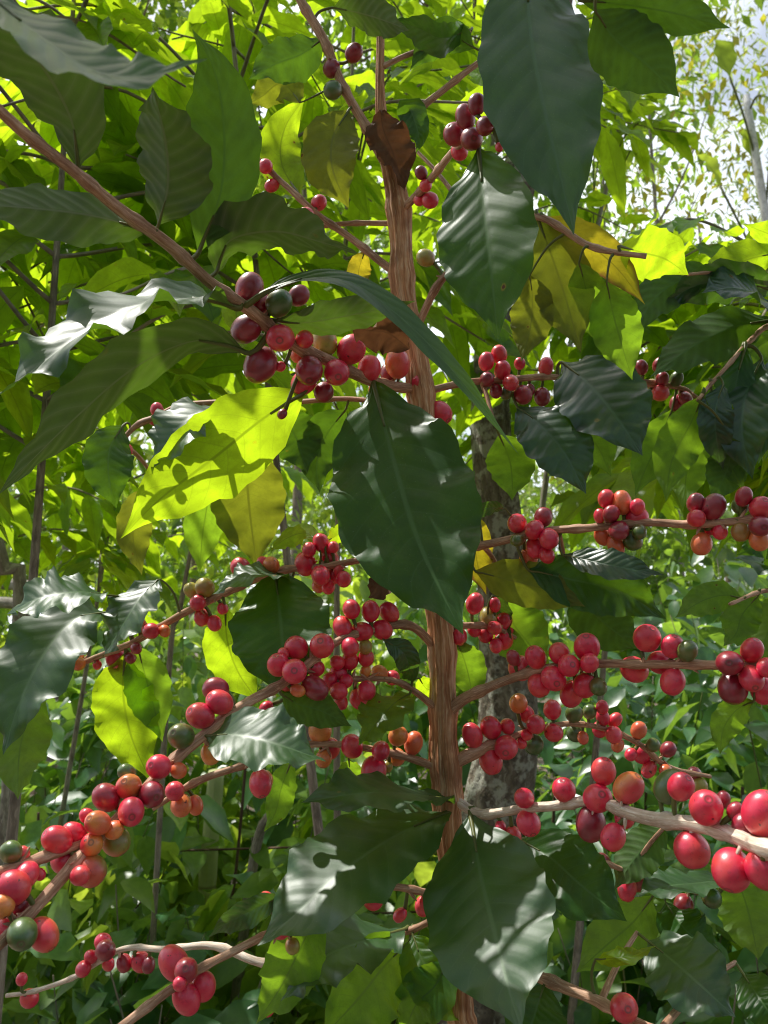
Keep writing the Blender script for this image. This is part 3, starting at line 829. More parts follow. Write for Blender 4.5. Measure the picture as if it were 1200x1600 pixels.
# ---- the leaves that can be told apart: branch, midrib points, depth at base and tip, width, roll, kind, under?, light
D = math.radians
LV = [
    # (branch, [(x,y)...], d0, d1, width px, roll deg, kind, underside seen, light L/D/-, fold, wave)
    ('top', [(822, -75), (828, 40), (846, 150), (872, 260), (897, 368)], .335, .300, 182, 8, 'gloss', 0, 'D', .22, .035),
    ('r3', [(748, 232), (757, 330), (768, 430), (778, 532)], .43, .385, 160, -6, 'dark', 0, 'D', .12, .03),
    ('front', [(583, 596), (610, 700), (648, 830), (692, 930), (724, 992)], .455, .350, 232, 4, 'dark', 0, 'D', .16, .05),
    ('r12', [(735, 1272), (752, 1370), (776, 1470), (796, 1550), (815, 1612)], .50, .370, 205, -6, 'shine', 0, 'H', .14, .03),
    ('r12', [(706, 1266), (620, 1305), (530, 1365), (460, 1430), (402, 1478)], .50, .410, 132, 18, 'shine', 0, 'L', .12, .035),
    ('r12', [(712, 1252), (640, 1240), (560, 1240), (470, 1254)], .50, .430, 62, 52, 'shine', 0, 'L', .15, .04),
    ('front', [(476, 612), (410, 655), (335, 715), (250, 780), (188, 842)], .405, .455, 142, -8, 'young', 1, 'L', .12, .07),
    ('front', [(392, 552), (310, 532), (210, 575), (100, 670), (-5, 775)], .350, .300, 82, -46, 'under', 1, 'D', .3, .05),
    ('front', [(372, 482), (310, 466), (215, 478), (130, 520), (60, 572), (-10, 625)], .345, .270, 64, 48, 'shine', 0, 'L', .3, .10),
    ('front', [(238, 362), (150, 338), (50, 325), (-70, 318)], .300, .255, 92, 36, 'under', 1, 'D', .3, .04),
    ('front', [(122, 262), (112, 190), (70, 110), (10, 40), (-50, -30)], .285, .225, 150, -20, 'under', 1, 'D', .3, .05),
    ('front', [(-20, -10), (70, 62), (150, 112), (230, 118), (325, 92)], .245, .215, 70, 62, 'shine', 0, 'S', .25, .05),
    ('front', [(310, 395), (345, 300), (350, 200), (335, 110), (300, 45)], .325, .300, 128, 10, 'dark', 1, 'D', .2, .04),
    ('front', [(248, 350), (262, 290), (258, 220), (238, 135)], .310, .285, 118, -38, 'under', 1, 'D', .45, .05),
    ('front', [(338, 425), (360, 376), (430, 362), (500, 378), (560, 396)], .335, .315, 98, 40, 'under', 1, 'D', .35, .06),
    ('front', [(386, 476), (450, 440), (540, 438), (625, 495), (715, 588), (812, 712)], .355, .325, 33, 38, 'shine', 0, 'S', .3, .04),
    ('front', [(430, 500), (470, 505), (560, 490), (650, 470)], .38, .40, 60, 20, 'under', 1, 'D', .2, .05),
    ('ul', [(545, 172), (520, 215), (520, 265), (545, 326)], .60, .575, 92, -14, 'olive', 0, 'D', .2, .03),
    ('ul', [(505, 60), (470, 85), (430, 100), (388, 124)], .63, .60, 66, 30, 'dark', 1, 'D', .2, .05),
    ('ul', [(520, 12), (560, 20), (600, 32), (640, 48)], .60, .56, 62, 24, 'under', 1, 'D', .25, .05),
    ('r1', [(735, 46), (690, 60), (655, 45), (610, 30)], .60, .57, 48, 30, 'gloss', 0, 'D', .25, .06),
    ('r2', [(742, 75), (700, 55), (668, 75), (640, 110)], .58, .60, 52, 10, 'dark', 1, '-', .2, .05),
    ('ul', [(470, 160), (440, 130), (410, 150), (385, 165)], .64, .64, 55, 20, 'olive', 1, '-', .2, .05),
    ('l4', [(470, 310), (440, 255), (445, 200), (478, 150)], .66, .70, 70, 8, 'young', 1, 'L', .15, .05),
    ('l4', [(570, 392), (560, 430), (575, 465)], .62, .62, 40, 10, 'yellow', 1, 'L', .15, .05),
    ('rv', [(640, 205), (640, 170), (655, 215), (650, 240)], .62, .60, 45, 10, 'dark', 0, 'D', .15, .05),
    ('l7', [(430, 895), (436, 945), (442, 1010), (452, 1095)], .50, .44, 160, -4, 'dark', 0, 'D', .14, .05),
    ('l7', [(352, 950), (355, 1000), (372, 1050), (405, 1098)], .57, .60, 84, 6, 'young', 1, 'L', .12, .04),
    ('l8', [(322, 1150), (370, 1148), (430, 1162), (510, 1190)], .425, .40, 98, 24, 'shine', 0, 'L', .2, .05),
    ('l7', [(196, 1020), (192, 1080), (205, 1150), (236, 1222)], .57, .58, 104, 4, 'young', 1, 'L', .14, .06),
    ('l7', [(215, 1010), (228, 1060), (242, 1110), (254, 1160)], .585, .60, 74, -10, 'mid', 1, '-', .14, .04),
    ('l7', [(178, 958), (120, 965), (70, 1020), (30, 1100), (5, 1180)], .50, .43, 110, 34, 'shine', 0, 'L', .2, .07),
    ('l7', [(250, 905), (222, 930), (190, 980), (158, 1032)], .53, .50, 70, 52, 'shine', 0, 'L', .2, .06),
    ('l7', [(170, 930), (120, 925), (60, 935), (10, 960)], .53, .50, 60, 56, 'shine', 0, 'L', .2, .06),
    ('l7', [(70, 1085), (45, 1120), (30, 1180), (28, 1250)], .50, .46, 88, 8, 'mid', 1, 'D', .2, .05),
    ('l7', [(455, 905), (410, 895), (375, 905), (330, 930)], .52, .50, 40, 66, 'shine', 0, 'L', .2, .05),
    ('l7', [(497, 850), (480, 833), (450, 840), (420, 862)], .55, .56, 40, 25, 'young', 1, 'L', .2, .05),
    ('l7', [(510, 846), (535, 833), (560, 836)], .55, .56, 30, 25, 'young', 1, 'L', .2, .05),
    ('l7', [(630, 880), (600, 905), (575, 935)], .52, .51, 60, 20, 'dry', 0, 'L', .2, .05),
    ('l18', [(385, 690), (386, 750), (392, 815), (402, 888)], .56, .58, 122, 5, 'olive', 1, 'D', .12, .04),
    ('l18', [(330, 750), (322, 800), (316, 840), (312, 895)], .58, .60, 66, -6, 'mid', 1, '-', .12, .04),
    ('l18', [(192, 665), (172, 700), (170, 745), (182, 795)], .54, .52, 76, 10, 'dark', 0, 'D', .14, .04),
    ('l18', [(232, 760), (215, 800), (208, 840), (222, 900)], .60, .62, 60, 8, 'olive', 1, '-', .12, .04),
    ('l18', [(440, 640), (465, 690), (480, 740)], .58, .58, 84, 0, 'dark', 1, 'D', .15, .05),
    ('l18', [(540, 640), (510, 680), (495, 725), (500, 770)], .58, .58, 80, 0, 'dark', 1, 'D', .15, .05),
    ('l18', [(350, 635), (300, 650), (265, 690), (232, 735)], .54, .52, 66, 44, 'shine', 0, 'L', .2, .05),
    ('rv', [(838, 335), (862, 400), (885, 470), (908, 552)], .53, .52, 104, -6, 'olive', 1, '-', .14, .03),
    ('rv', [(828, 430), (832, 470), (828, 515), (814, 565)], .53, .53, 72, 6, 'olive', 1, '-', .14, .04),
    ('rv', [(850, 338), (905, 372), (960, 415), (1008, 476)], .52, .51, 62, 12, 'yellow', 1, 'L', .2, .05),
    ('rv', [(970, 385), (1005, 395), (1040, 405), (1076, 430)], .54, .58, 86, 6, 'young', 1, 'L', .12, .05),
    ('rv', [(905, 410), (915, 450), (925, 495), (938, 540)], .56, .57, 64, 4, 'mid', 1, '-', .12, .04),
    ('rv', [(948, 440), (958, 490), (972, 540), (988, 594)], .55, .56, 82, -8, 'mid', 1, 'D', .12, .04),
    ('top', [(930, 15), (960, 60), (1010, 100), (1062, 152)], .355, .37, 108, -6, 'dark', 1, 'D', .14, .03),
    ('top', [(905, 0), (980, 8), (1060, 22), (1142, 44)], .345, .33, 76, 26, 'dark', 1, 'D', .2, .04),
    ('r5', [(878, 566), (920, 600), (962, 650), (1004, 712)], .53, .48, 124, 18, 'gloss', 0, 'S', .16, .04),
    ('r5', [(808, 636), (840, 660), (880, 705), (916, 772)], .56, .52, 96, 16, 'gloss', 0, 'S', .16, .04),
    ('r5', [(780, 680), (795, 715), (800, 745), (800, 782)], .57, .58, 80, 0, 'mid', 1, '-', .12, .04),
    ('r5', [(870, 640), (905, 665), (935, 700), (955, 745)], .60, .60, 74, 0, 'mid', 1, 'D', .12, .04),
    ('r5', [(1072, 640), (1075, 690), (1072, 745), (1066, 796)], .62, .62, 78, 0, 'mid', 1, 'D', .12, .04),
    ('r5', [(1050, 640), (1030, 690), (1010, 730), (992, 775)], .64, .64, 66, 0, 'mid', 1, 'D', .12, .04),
    ('n_b', [(1140, 680), (1140, 720), (1125, 760), (1110, 785)], .64, .64, 66, 0, 'dark', 1, 'D', .12, .04),
    ('n_b', [(1190, 560), (1165, 620), (1160, 680), (1176, 750)], .58, .55, 84, 20, 'gloss', 0, 'S', .2, .05),
    ('n_b', [(1130, 600), (1118, 640), (1120, 690), (1130, 735)], .60, .60, 54, 10, 'gloss', 0, 'D', .2, .05),
    ('n_b', [(1210, 500), (1150, 510), (1085, 540), (1015, 590)], .56, .54, 92, 20, 'dark', 1, 'D', .2, .06),
    ('n_a', [(1215, 455), (1150, 440), (1090, 445), (1030, 480)], .60, .58, 70, 20, 'gloss', 0, 'D', .2, .06),
    ('n_a', [(1215, 395), (1170, 405), (1130, 425), (1090, 452)], .62, .62, 74, 14, 'young', 1, 'L', .2, .06),
    ('n_b', [(1220, 520), (1180, 545), (1150, 575), (1142, 615)], .60, .58, 60, 14, 'mid', 1, '-', .2, .06),
    ('n_b', [(1240, 525), (1225, 590), (1215, 660), (1195, 720)], .62, .60, 80, 8, 'mid', 1, 'D', .2, .05),
    ('n_b', [(1110, 600), (1120, 660), (1140, 720), (1165, 770)], .61, .60, 70, 8, 'mid', 1, 'D', .2, .05),
    ('n_c', [(1240, 900), (1215, 860), (1190, 850), (1150, 868)], .58, .57, 60, 10, 'dark', 0, 'D', .2, .06),
    ('n_c', [(1160, 935), (1130, 930), (1095, 940), (1055, 965)], .56, .55, 54, 10, 'mid', 1, 'D', .2, .06),
    ('n_a', [(1290, 440), (1250, 400), (1210, 370), (1160, 350)], .64, .62, 66, 10, 'young', 1, 'L', .2, .06),
    ('n_a', [(1120, 425), (1060, 440), (1020, 470), (990, 525)], .62, .60, 74, 6, 'dark', 1, 'D', .2, .05),
    ('n_b', [(1290, 545), (1240, 590), (1200, 650), (1185, 725)], .64, .60, 92, 14, 'gloss', 0, 'D', .2, .05),
    ('n_b', [(1212, 508), (1190, 470), (1150, 450), (1095, 458)], .62, .58, 60, 20, 'gloss', 0, 'S', .2, .05),
    ('n_b', [(1100, 615), (1080, 660), (1050, 720), (1040, 785)], .60, .60, 74, 4, 'mid', 1, 'D', .15, .05),
    ('n_b', [(1165, 540), (1150, 600), (1140, 680), (1150, 765)], .61, .60, 70, 8, 'dark', 0, 'D', .2, .05),
    ('n_c', [(1215, 925), (1205, 970), (1190, 1010), (1165, 1040)], .56, .55, 62, 8, 'mid', 1, '-', .2, .06),
    ('n_c', [(1280, 925), (1230, 900), (1190, 880), (1145, 872)], .58, .56, 56, 20, 'shine', 0, 'L', .2, .05),
    ('r6', [(742, 892), (790, 905), (850, 920), (915, 948)], .50, .46, 78, 10, 'olive', 1, 'D', .2, .04),
    ('r6', [(878, 866), (930, 878), (980, 888), (1038, 898)], .47, .44, 42, 36, 'gloss', 0, 'S', .2, .05),
    ('r6', [(825, 890), (890, 905), (970, 925), (1042, 968)], .52, .50, 96, 14, 'dark', 0, 'D', .2, .05),
    ('r6', [(790, 925), (800, 970), (830, 1010), (860, 1040)], .56, .55, 100, 4, 'mid', 1, 'D', .15, .04),
    ('r6', [(900, 920), (930, 960), (965, 990), (1000, 1015)], .54, .53, 96, 8, 'dark', 1, 'D', .15, .05),
    ('r6', [(790, 795), (770, 793), (745, 797), (720, 803)], .50, .50, 26, 20, 'gloss', 0, 'D', .2, .05),
    ('r6', [(745, 800), (742, 850), (748, 890), (760, 930)], .58, .58, 56, 8, 'yellow', 1, '-', .14, .04),
    ('n_c', [(1185, 930), (1160, 960), (1150, 990), (1130, 1010)], .55, .55, 60, 8, 'mid', 1, '-', .14, .08),
    ('r10', [(1178, 1095), (1150, 1110), (1130, 1140), (1125, 1180)], .50, .50, 50, 8, 'mid', 1, '-', .14, .08),
    ('r18', [(770, 930), (782, 950), (786, 975), (800, 1000)], .555, .555, 34, 20, 'under', 1, 'L', .2, .05),
    ('r18', [(712, 1000), (725, 1030), (735, 1070), (735, 1100)], .58, .58, 64, 10, 'mid', 1, 'D', .2, .05),
    ('l9u', [(640, 1084), (615, 1100), (588, 1130), (560, 1165)], .49, .46, 64, 14, 'mid', 0, 'H', .2, .06),
    ('l9u', [(655, 1060), (665, 1075), (675, 1080), (690, 1100)], .54, .55, 40, 8, 'young', 1, 'L', .2, .06),
    ('l9', [(545, 1185), (548, 1210), (560, 1235), (570, 1255)], .53, .53, 44, 8, 'mid', 1, 'D', .2, .06),
    ('l8', [(440, 1085), (465, 1100), (500, 1110), (550, 1135)], .53, .54, 60, 0, 'dark', 1, 'D', .2, .06),
    ('l8', [(455, 1190), (440, 1230), (430, 1270), (412, 1300)], .55, .56, 50, 8, 'mid', 1, '-', .2, .06),
    ('l8', [(600, 1000), (630, 1020), (640, 1050), (628, 1075)], .56, .57, 40, 8, 'gloss', 0, 'D', .2, .06),
    ('r15', [(812, 1312), (860, 1340), (910, 1385), (980, 1440)], .54, .47, 120, 12, 'dark', 0, 'D', .16, .05),
    ('r15', [(1040, 1290), (1010, 1320), (985, 1350), (960, 1390)], .56, .56, 70, 12, 'dark', 1, 'D', .16, .05),
    ('r16', [(1012, 1470), (1050, 1500), (1095, 1540), (1150, 1590)], .46, .40, 118, 20, 'shine', 0, 'H', .16, .06),
    ('r15', [(1140, 1372), (1090, 1380), (1040, 1385), (990, 1402)], .50, .48, 46, 44, 'shine', 0, 'L', .2, .05),
    ('r15', [(1020, 1400), (990, 1440), (950, 1475), (900, 1520)], .54, .54, 90, 4, 'mid', 1, 'D', .16, .05),
    ('r15', [(1150, 1370), (1165, 1410), (1175, 1450), (1185, 1500)], .48, .47, 96, 4, 'mid', 1, 'D', .16, .05),
    ('r15', [(1040, 1410), (1060, 1440), (1085, 1465), (1130, 1490)], .52, .50, 80, 10, 'dark', 0, 'D', .16, .05),
    ('r16', [(930, 1500), (960, 1497), (990, 1492), (1025, 1478)], .52, .50, 26, 50, 'young', 0, 'L', .16, .05),
    ('r16', [(1160, 1520), (1180, 1550), (1200, 1580), (1220, 1620)], .45, .42, 70, 24, 'dark', 0, 'H', .16, .05),
    ('r16', [(850, 1540), (840, 1570), (830, 1600), (800, 1650)], .46, .44, 100, 0, 'dark', 0, 'D', .16, .05),
    ('l15', [(632, 1452), (570, 1470), (500, 1500), (438, 1565)], .54, .47, 104, 30, 'shine', 0, 'H', .2, .06),
    ('l15', [(640, 1470), (600, 1510), (560, 1560), (500, 1625)], .54, .48, 120, 14, 'mid', 0, 'D', .2, .06),
    ('l15', [(645, 1460), (660, 1500), (695, 1550), (730, 1600)], .55, .52, 92, 0, 'mid', 0, 'H', .2, .06),
    ('l14', [(700, 1500), (680, 1540), (650, 1570), (630, 1620)], .58, .56, 80, 0, 'mid', 0, 'D', .2, .06),
    ('l13', [(440, 1400), (400, 1420), (360, 1440), (325, 1465)], .50, .48, 40, 30, 'gloss', 0, 'D', .2, .06),
    ('l13', [(500, 1420), (470, 1480), (440, 1540), (400, 1600)], .56, .56, 90, 6, 'mid', 0, 'D', .2, .06),
]

LIT, SHADE, LBY = [], [], {}
leaf_objs = []
rl = np.random.default_rng(77)
for li, (bn, pts, d0, d1, wpx, roll, kind, under, light, fold, wave) in enumerate(LV):
    b = branches[bn]
    xy = spline(np.array(pts, float), 30)
    s = np.linspace(0, 1, 30)
    dpx = np.hypot(b['px'][:, 0] - pts[0][0], b['px'][:, 1] - pts[0][1])
    if dpx.min() < 75:      # a leaf grows where its branch is
        dn = b['px'][int(dpx.argmin()), 2] - 0.004 * (1 if not under else 0)
        d1 += (dn - d0) * 0.75
        d0 = dn
    dd = d0 + (d1 - d0) * s + 0.012 * np.sin(s * math.pi) * (-1 if not under else 0.6)
    mid = np.array([P(x, y, d) for (x, y), d in zip(xy, dd)])
    wid = wpx * (d0 + d1) / 2 / FPX / max(math.cos(D(roll)) * 0.95 + 0.08, 0.45)
    hint = unit(CAM - mid[12])
    if under: hint = -hint
    nrm = hint
    if light == 'S':
        # sheen: turned so that its gloss shows the open sky above
        nrm = unit(hint + unit(np.array([-.1, -.25, 1.0])) * .95)
        tt = unit(mid[18] - mid[10])
        npj = unit(nrm - tt * (nrm @ tt)); hpj = unit(hint - tt * (hint @ tt))
        wid = wpx * (d0 + d1) / 2 / FPX / max(npj @ hpj, .5)
        roll = 0
    if light in 'LH' and not under:
        # sunlit upper faces: turned to where they catch the light
        hv = unit(unit(CAM - mid[14]) + SUN)
        k_ = 1.0 if light == 'L' else .9
        nrm = unit(hint * (1 - k_) + hv * k_)
        tt = unit(mid[18] - mid[10])
        npj = unit(nrm - tt * (nrm @ tt)); hpj = unit(hint - tt * (hint @ tt))
        wid = wpx * (d0 + d1) / 2 / FPX / max(npj @ hpj, .45)
        roll = 0
    r_ = D(roll) * (-1 if under else 1)
    v, f, uv = leaf_geometry(mid, wid, nrm, r_ + rl.normal() * 0.08, fold, wave * 1.15, 100 + li, twist=rl.normal() * 0.25, nt=30, nv=7)
    lb = Bag()
    rnd = rl.random()
    lb.add(v, f, uv, rnd)
    # stalk to the nearest point of its branch, met on the branch's own side
    base = mid[0]
    dist = np.linalg.norm(b['path'][:, :3] - base, axis=1)
    k = int(np.argmin(dist))
    bp = b['path'][k, :3]
    tdir = unit(mid[1] - mid[0])
    pr = np.clip(0.0016 * np.linalg.norm(mid[-1] - mid[0]) / .13, .0009, .0019)
    if dist[k] < 0.045:
        cpts = [bp, (bp + base) / 2 - tdir * 0.003 + [0, 0, .002], base, mid[2], mid[5]]
        rad = spline(np.array([[pr * 1.3], [pr], [pr], [pr * .8], [pr * .45]]), 16)[:, 0]
        tv, tf, tuv = tube(spline(cpts, 16), rad, 6)
        lb.add(tv, tf, tuv, rnd, 1)
    else:
        tw = base - tdir * 0.012
        m_ = (bp + tw) / 2 + np.array([0, 0, 0.05 * dist[k]])
        tv, tf, tuv = tube(spline([bp, m_, tw], 18), np.linspace(.0022, .0014, 18), 7)
        b['bag'].add(tv, tf, tuv)
        tv, tf, tuv = tube(spline([tw, base, mid[2], mid[5]], 12), np.array([pr] * 6 + list(np.linspace(pr, pr * .45, 6))), 6)
        lb.add(tv, tf, tuv, rnd, 1)
    b.setdefault('leaves', []).append((lb, kind, base))
    ctr = v.reshape(30, 15, 3)
    LBY[f'{li} {bn} {pts[0]} {light}'] = [ctr[i, j] for i in (4, 9, 14, 19, 24) for j in (2, 7, 12)]
    if light == 'L':
        LIT += [ctr[i, j] for i in (4, 9, 14, 19, 24) for j in (2, 7, 12)]
    elif light in 'DS':
        SHADE += [ctr[i, j] for i in (2, 5, 8, 11, 14, 17, 20, 23, 26) for j in (1, 4, 7, 10, 13)]
    elif light == 'H':
        LIT += [ctr[i, j] for i in (8, 13, 18) for j in (10, 12)]
        SHADE += [ctr[i, j] for i in (3, 8, 13, 18, 23) for j in (2, 5)]

nbase = P(1360, 700, .70)
nb = np.array([nbase[0], nbase[1], 0.0])
rneigh = empty('coffee_tree', nb, 'coffee tree at the edge, dark glossy leaves hanging over the row of thin red clusters', 'coffee tree', 'neighbouring coffee trees')
v, f, uv = tube(spline([nb, nb + [0.01, 0.02, .7], P(1360, 960, .70), nbase, P(1360, 470, .70), P(1350, 250, .72)], 60), np.linspace(.016, .006, 60), 12, .06, 9)
nbag = Bag(); nbag.add(v, f, uv)
nbag.build('trunk', BARK, rneigh, origin=nb)
for x, y, d in [(900, 268, .315), (868, 118, .322)]:
    LIT.append(P(x, y, d))
for x, y, q in [(672, 1084, .021), (676, 1180, .021), (676, 1010, .021), (664, 985, .02), (700, 1090, .021), (640, 480, .02), (690, 1200, .02), (672, 1130, .02)]:
    LIT.append(P(x, y, dtrunk(y) - q))
lit_cherry = set('814 1044,837 1027,791 1168,343 1097,313 1118,20 1387,3 1416,89 1312,98 1345,153 1286,500 1142,515 1170,595 1173,646 1161,622 1150,550 1166,584 1204,810 1099,823 1116,837 1132,283 1150,503 849,483 859,501 899,515 905,661 1416,272 1505,291 1560,220 1503,318 1541,651 600,621 568,688 645,767 1137,738 1149,613 1059,572 1028,704 963,718 995,773 981,893 1084,416 1407,68 1460,248 1198,580 955,1011 997,990 1046,498 317,478 338,415 260,245 640,198 703,737 217,407 1224,780 554,882 1234'.split(','))
for c in ALLCH:
    x, y, _ = proj(c['c'])
    key = f"{int(round(float(x)))} {int(round(float(y)))}"
    if key in lit_cherry or c['branch'] == 'r12' or (c['branch'] == 'l7' and x < 445) or rl.random() < .2:
        LIT += [c['c'] + SUN * c['r'] * .8]
for nm, lo_, hi_ in (('r12', .15, .98), ('l14', .25, .8), ('l7', .4, .98), ('l13', .3, .6), ('r10', .1, .35), ('l8', .75, .85)):
    pth_ = branches[nm]['path']
    LIT += [pth_[k, :3] for k in range(int(lo_ * len(pth_)), int(hi_ * len(pth_)), 3)]

bobj = {}
for name, b in branches.items():
    o = b['bag'].build('branch', [TWIGLIT if name in ('r12', 'l14') else TWIG, STALK], rneigh if name.startswith('n_') else main, origin=b['path'][0, :3])
    bobj[name] = o
for name, b in branches.items():
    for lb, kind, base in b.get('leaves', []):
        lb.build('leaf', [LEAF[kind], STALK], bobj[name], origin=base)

# cherries: the hundred that show largest are parts, the small ones one mesh
CMESH = {}
for k, m in CH.items():
    me = bpy.data.meshes.new('coffee_cherry')
    me.from_pydata(CHV.tolist(), [], CHF.tolist())
    me.materials.append(m)
    me.polygons.foreach_set('use_smooth', np.ones(len(me.polygons), dtype=bool))
    me.update()
    CMESH[k] = me
ALLCH.sort(key=lambda c: -c['rpx'])
smallbag = {k: Bag() for k in CH}
sb = Bag()
keys = list(CH)
for n_, c in enumerate(ALLCH):
    Rm = frame_z(c['out'])
    a = rc.uniform(0, 6.28)
    Rz = np.array([[math.cos(a), -math.sin(a), 0], [math.sin(a), math.cos(a), 0], [0, 0, 1]])
    M3 = Rm @ Rz
    sc = c['r'] * np.array([rc.uniform(.88, 1.04), rc.uniform(.93, 1.06), rc.uniform(.98, 1.20)])
    if n_ < 100:
        o = bpy.data.objects.new('coffee_cherry', CMESH[c['k']])
        COL.objects.link(o)
        o.parent = bobj[c['branch']]
        o.matrix_local = Matrix.Translation(Vector(c['c'] - ORIGIN[bobj[c['branch']].name])) @ Matrix(M3.tolist()).to_4x4() @ Matrix.Diagonal(Vector(list(sc) + [1]))
    else:
        v = (CHV_LO * sc) @ M3.T + c['c']
        sb.add(v, CHF_LO, None, rc.random(), keys.index(c['k']))
o = sb.build('small_cherries', [CH[k] for k in keys], main)
tag(o, kind='stuff')
lit_pts = np.array(LIT)


def clear_of_light(B, gap):
    """which of the points B leave the sun's rays to the lit leaves open"""
    ok = np.ones(len(B), bool)
    for k in range(0, len(B), 2000):
        w = B[k:k + 2000, None, :] - lit_pts[None]
        t = w @ SUN
        d2 = (w ** 2).sum(2) - t ** 2
        ok[k:k + 2000] = ~((t > 0) & (d2 < gap ** 2)).any(1)
    return ok


# ------------------------------------------------------------------ dry leaves caught on the trunk
def dry_leaf(label, pts, d0, d1, wpx, roll, fold, seed, kind='dry', twist=1.1):
    xy = spline(np.array(pts, float), 30)
    dd = np.linspace(d0, d1, 30)
    mid = np.array([P(x, y, d) for (x, y), d in zip(xy, dd)])
    v, f, uv = leaf_geometry(mid, wpx * (d0 + d1) / 2 / FPX, unit(CAM - mid[15]), D(roll), fold, .10, seed, twist=twist)
    o = mesh_obj('dead_leaf', v, f, LEAF[kind], None, mid[0], uv, .4)
    tag(o, label, 'dead leaf')


dry_leaf('curled dark brown dead leaf caught in the upper fork of the trunk', [(594, 172), (600, 205), (616, 245), (632, 300)], dtrunk(230) - .02, dtrunk(230) - .022, 74, 10, .55, 3)
dry_leaf('crumpled brown dead leaf lodged behind the orange cherry against the trunk', [(640, 545), (605, 520), (570, 515), (545, 500)], .525, .50, 66, 20, .5, 4)

# ------------------------------------------------------------------ neighbouring coffee trees
RB = np.random.default_rng(99)


def coffee_plant(px, depth, top_y, spread, seed, label, leaf=.125, nodes=14, low_y=1150, mat='coffee', lean=0.0, near=.78, dens=1.0, name='coffee_tree'):
    r = np.random.default_rng(seed)
    top = P(px, top_y, depth)
    base = np.array([top[0] + lean, top[1] + r.normal() * .05, 0.0])
    low = P(px, low_y, depth)[2]
    root = empty(name, base, label, 'coffee tree', 'neighbouring coffee trees')
    tr = spline([base, base * .5 + top * .5 + np.array([r.normal() * .03, r.normal() * .03, 0]), top], 50)
    v, f, uv = tube(tr, np.linspace(.010, .003, 50), 10, .06, seed)
    bg_ = Bag(); bg_.add(v, f, uv); bg_.build('trunk', GREYBARK, root, origin=base)
    lb = Bag()
    Bs, Ts, Ns, Ls, Ws, Ds = [], [], [], [], [], []
    zs = np.linspace(max(low, .25), top[2] - .02, nodes)
    for i, z in enumerate(zs):
        a0 = r.uniform(0, 6.28)
        c = np.array([np.interp(z, tr[:, 2], tr[:, j]) for j in range(3)])
        for sgn in (0, math.pi):
            a = a0 + sgn + r.normal() * .2
            Lb = spread * r.uniform(.75, 1.1) * (1 - .55 * (i / nodes) ** 2)
            dirh = np.array([math.cos(a), math.sin(a), 0])
            p3 = [c, c + dirh * Lb * .5 + [0, 0, Lb * .22], c + dirh * Lb + [0, 0, Lb * r.uniform(-.15, .12)]]
            pth = spline(p3, 20)
            # branches that would reach the viewer are cut off
            dd = proj(pth)[2]
            keep = np.argmax(dd < near) if (dd < near).any() else 20
            if keep < 4: continue
            pth = pth[:keep]
            v, f, uv = tube(pth, np.linspace(.0034, .0014, keep), 6)
            b_ = Bag(); b_.add(v, f, uv); b_.build('branch', GREYBARK, root, origin=c)
            Lc = np.concatenate([[0], np.cumsum(np.linalg.norm(np.diff(pth, axis=0), axis=1))])
            q = .04
            while q < Lc[-1]:
                pt = np.array([np.interp(q, Lc, pth[:, j]) for j in range(3)])
                side = np.cross(dirh, [0, 0, 1.0])
                for sg in (-1, 1):
                    if r.random() > .86 * dens: continue
                    T = unit(dirh * r.uniform(.3, .9) + side * sg * r.uniform(.6, 1) + np.array([0, 0, r.uniform(-.9, .15)]))
                    Bs.append(pt + T * .008); Ts.append(T)
                    Ns.append(unit(np.array([r.normal() * .35, r.normal() * .35 - .1, 1.0])))
                    Ls.append(leaf * r.uniform(.7, 1.15)); Ws.append(leaf * r.uniform(.36, .46)); Ds.append(r.uniform(.15, .6))
                q += r.uniform(.034, .055)
    Bs = np.array(Bs)
    Ls = np.array(Ls)
    ok = (proj(Bs + np.array(Ts) * Ls[:, None])[2] > near) & (proj(Bs)[2] > near) & clear_of_light(Bs + np.array(Ts) * Ls[:, None] * .5, .035)
    sel = lambda x: np.array(x)[ok]
    bulk_leaves(lb, Bs[ok], sel(Ts), sel(Ns), Ls[ok], sel(Ws), sel(Ds), r.random(ok.sum()), .25, 0, 12, 2, seed, .07)
    o = lb.build('foliage', BUSH[mat], root)
    return root


coffee_plant(122, 1.10, -90, .46, 31, 'coffee tree with a slim grey stem, backlit leaves at the upper left', nodes=12, low_y=740, dens=.82)
coffee_plant(-90, 1.00, -90, .44, 32, 'coffee tree whose leafy side leans in from the left edge', nodes=11, low_y=780, dens=.82)
coffee_plant(345, 1.30, -120, .46, 33, 'coffee tree behind the long bare front branch, bright yellow-green leaves', nodes=12, low_y=640, dens=.82, lean=.366)
coffee_plant(560, 1.75, -160, .6, 34, 'coffee tree behind the top of the brown trunk, thin leaf cover', nodes=12, low_y=560, leaf=.13, dens=.75)
coffee_plant(735, 2.3, -120, .6, 35, 'coffee tree behind the topmost red cluster, leaves in full sun', nodes=11, low_y=420, leaf=.13, dens=.75)
coffee_plant(1180, 1.25, 372, .42, 36, 'short coffee tree under the pale sky gap, dark leaves overlapping', nodes=13, low_y=790, near=.85, lean=.35)
coffee_plant(1000, 1.7, 430, .45, 37, 'short coffee tree behind the yellowing folded leaf', nodes=12, low_y=760, near=.9, lean=-.31)
coffee_plant(30, 1.9, 250, .55, 38, 'further coffee tree low behind the left edge, sunlit crown', nodes=12, low_y=900, lean=-.3)
coffee_plant(250, 2.4, 300, .6, 39, 'further coffee tree between the slim grey stem and the fence', nodes=12, low_y=950, lean=-.27)


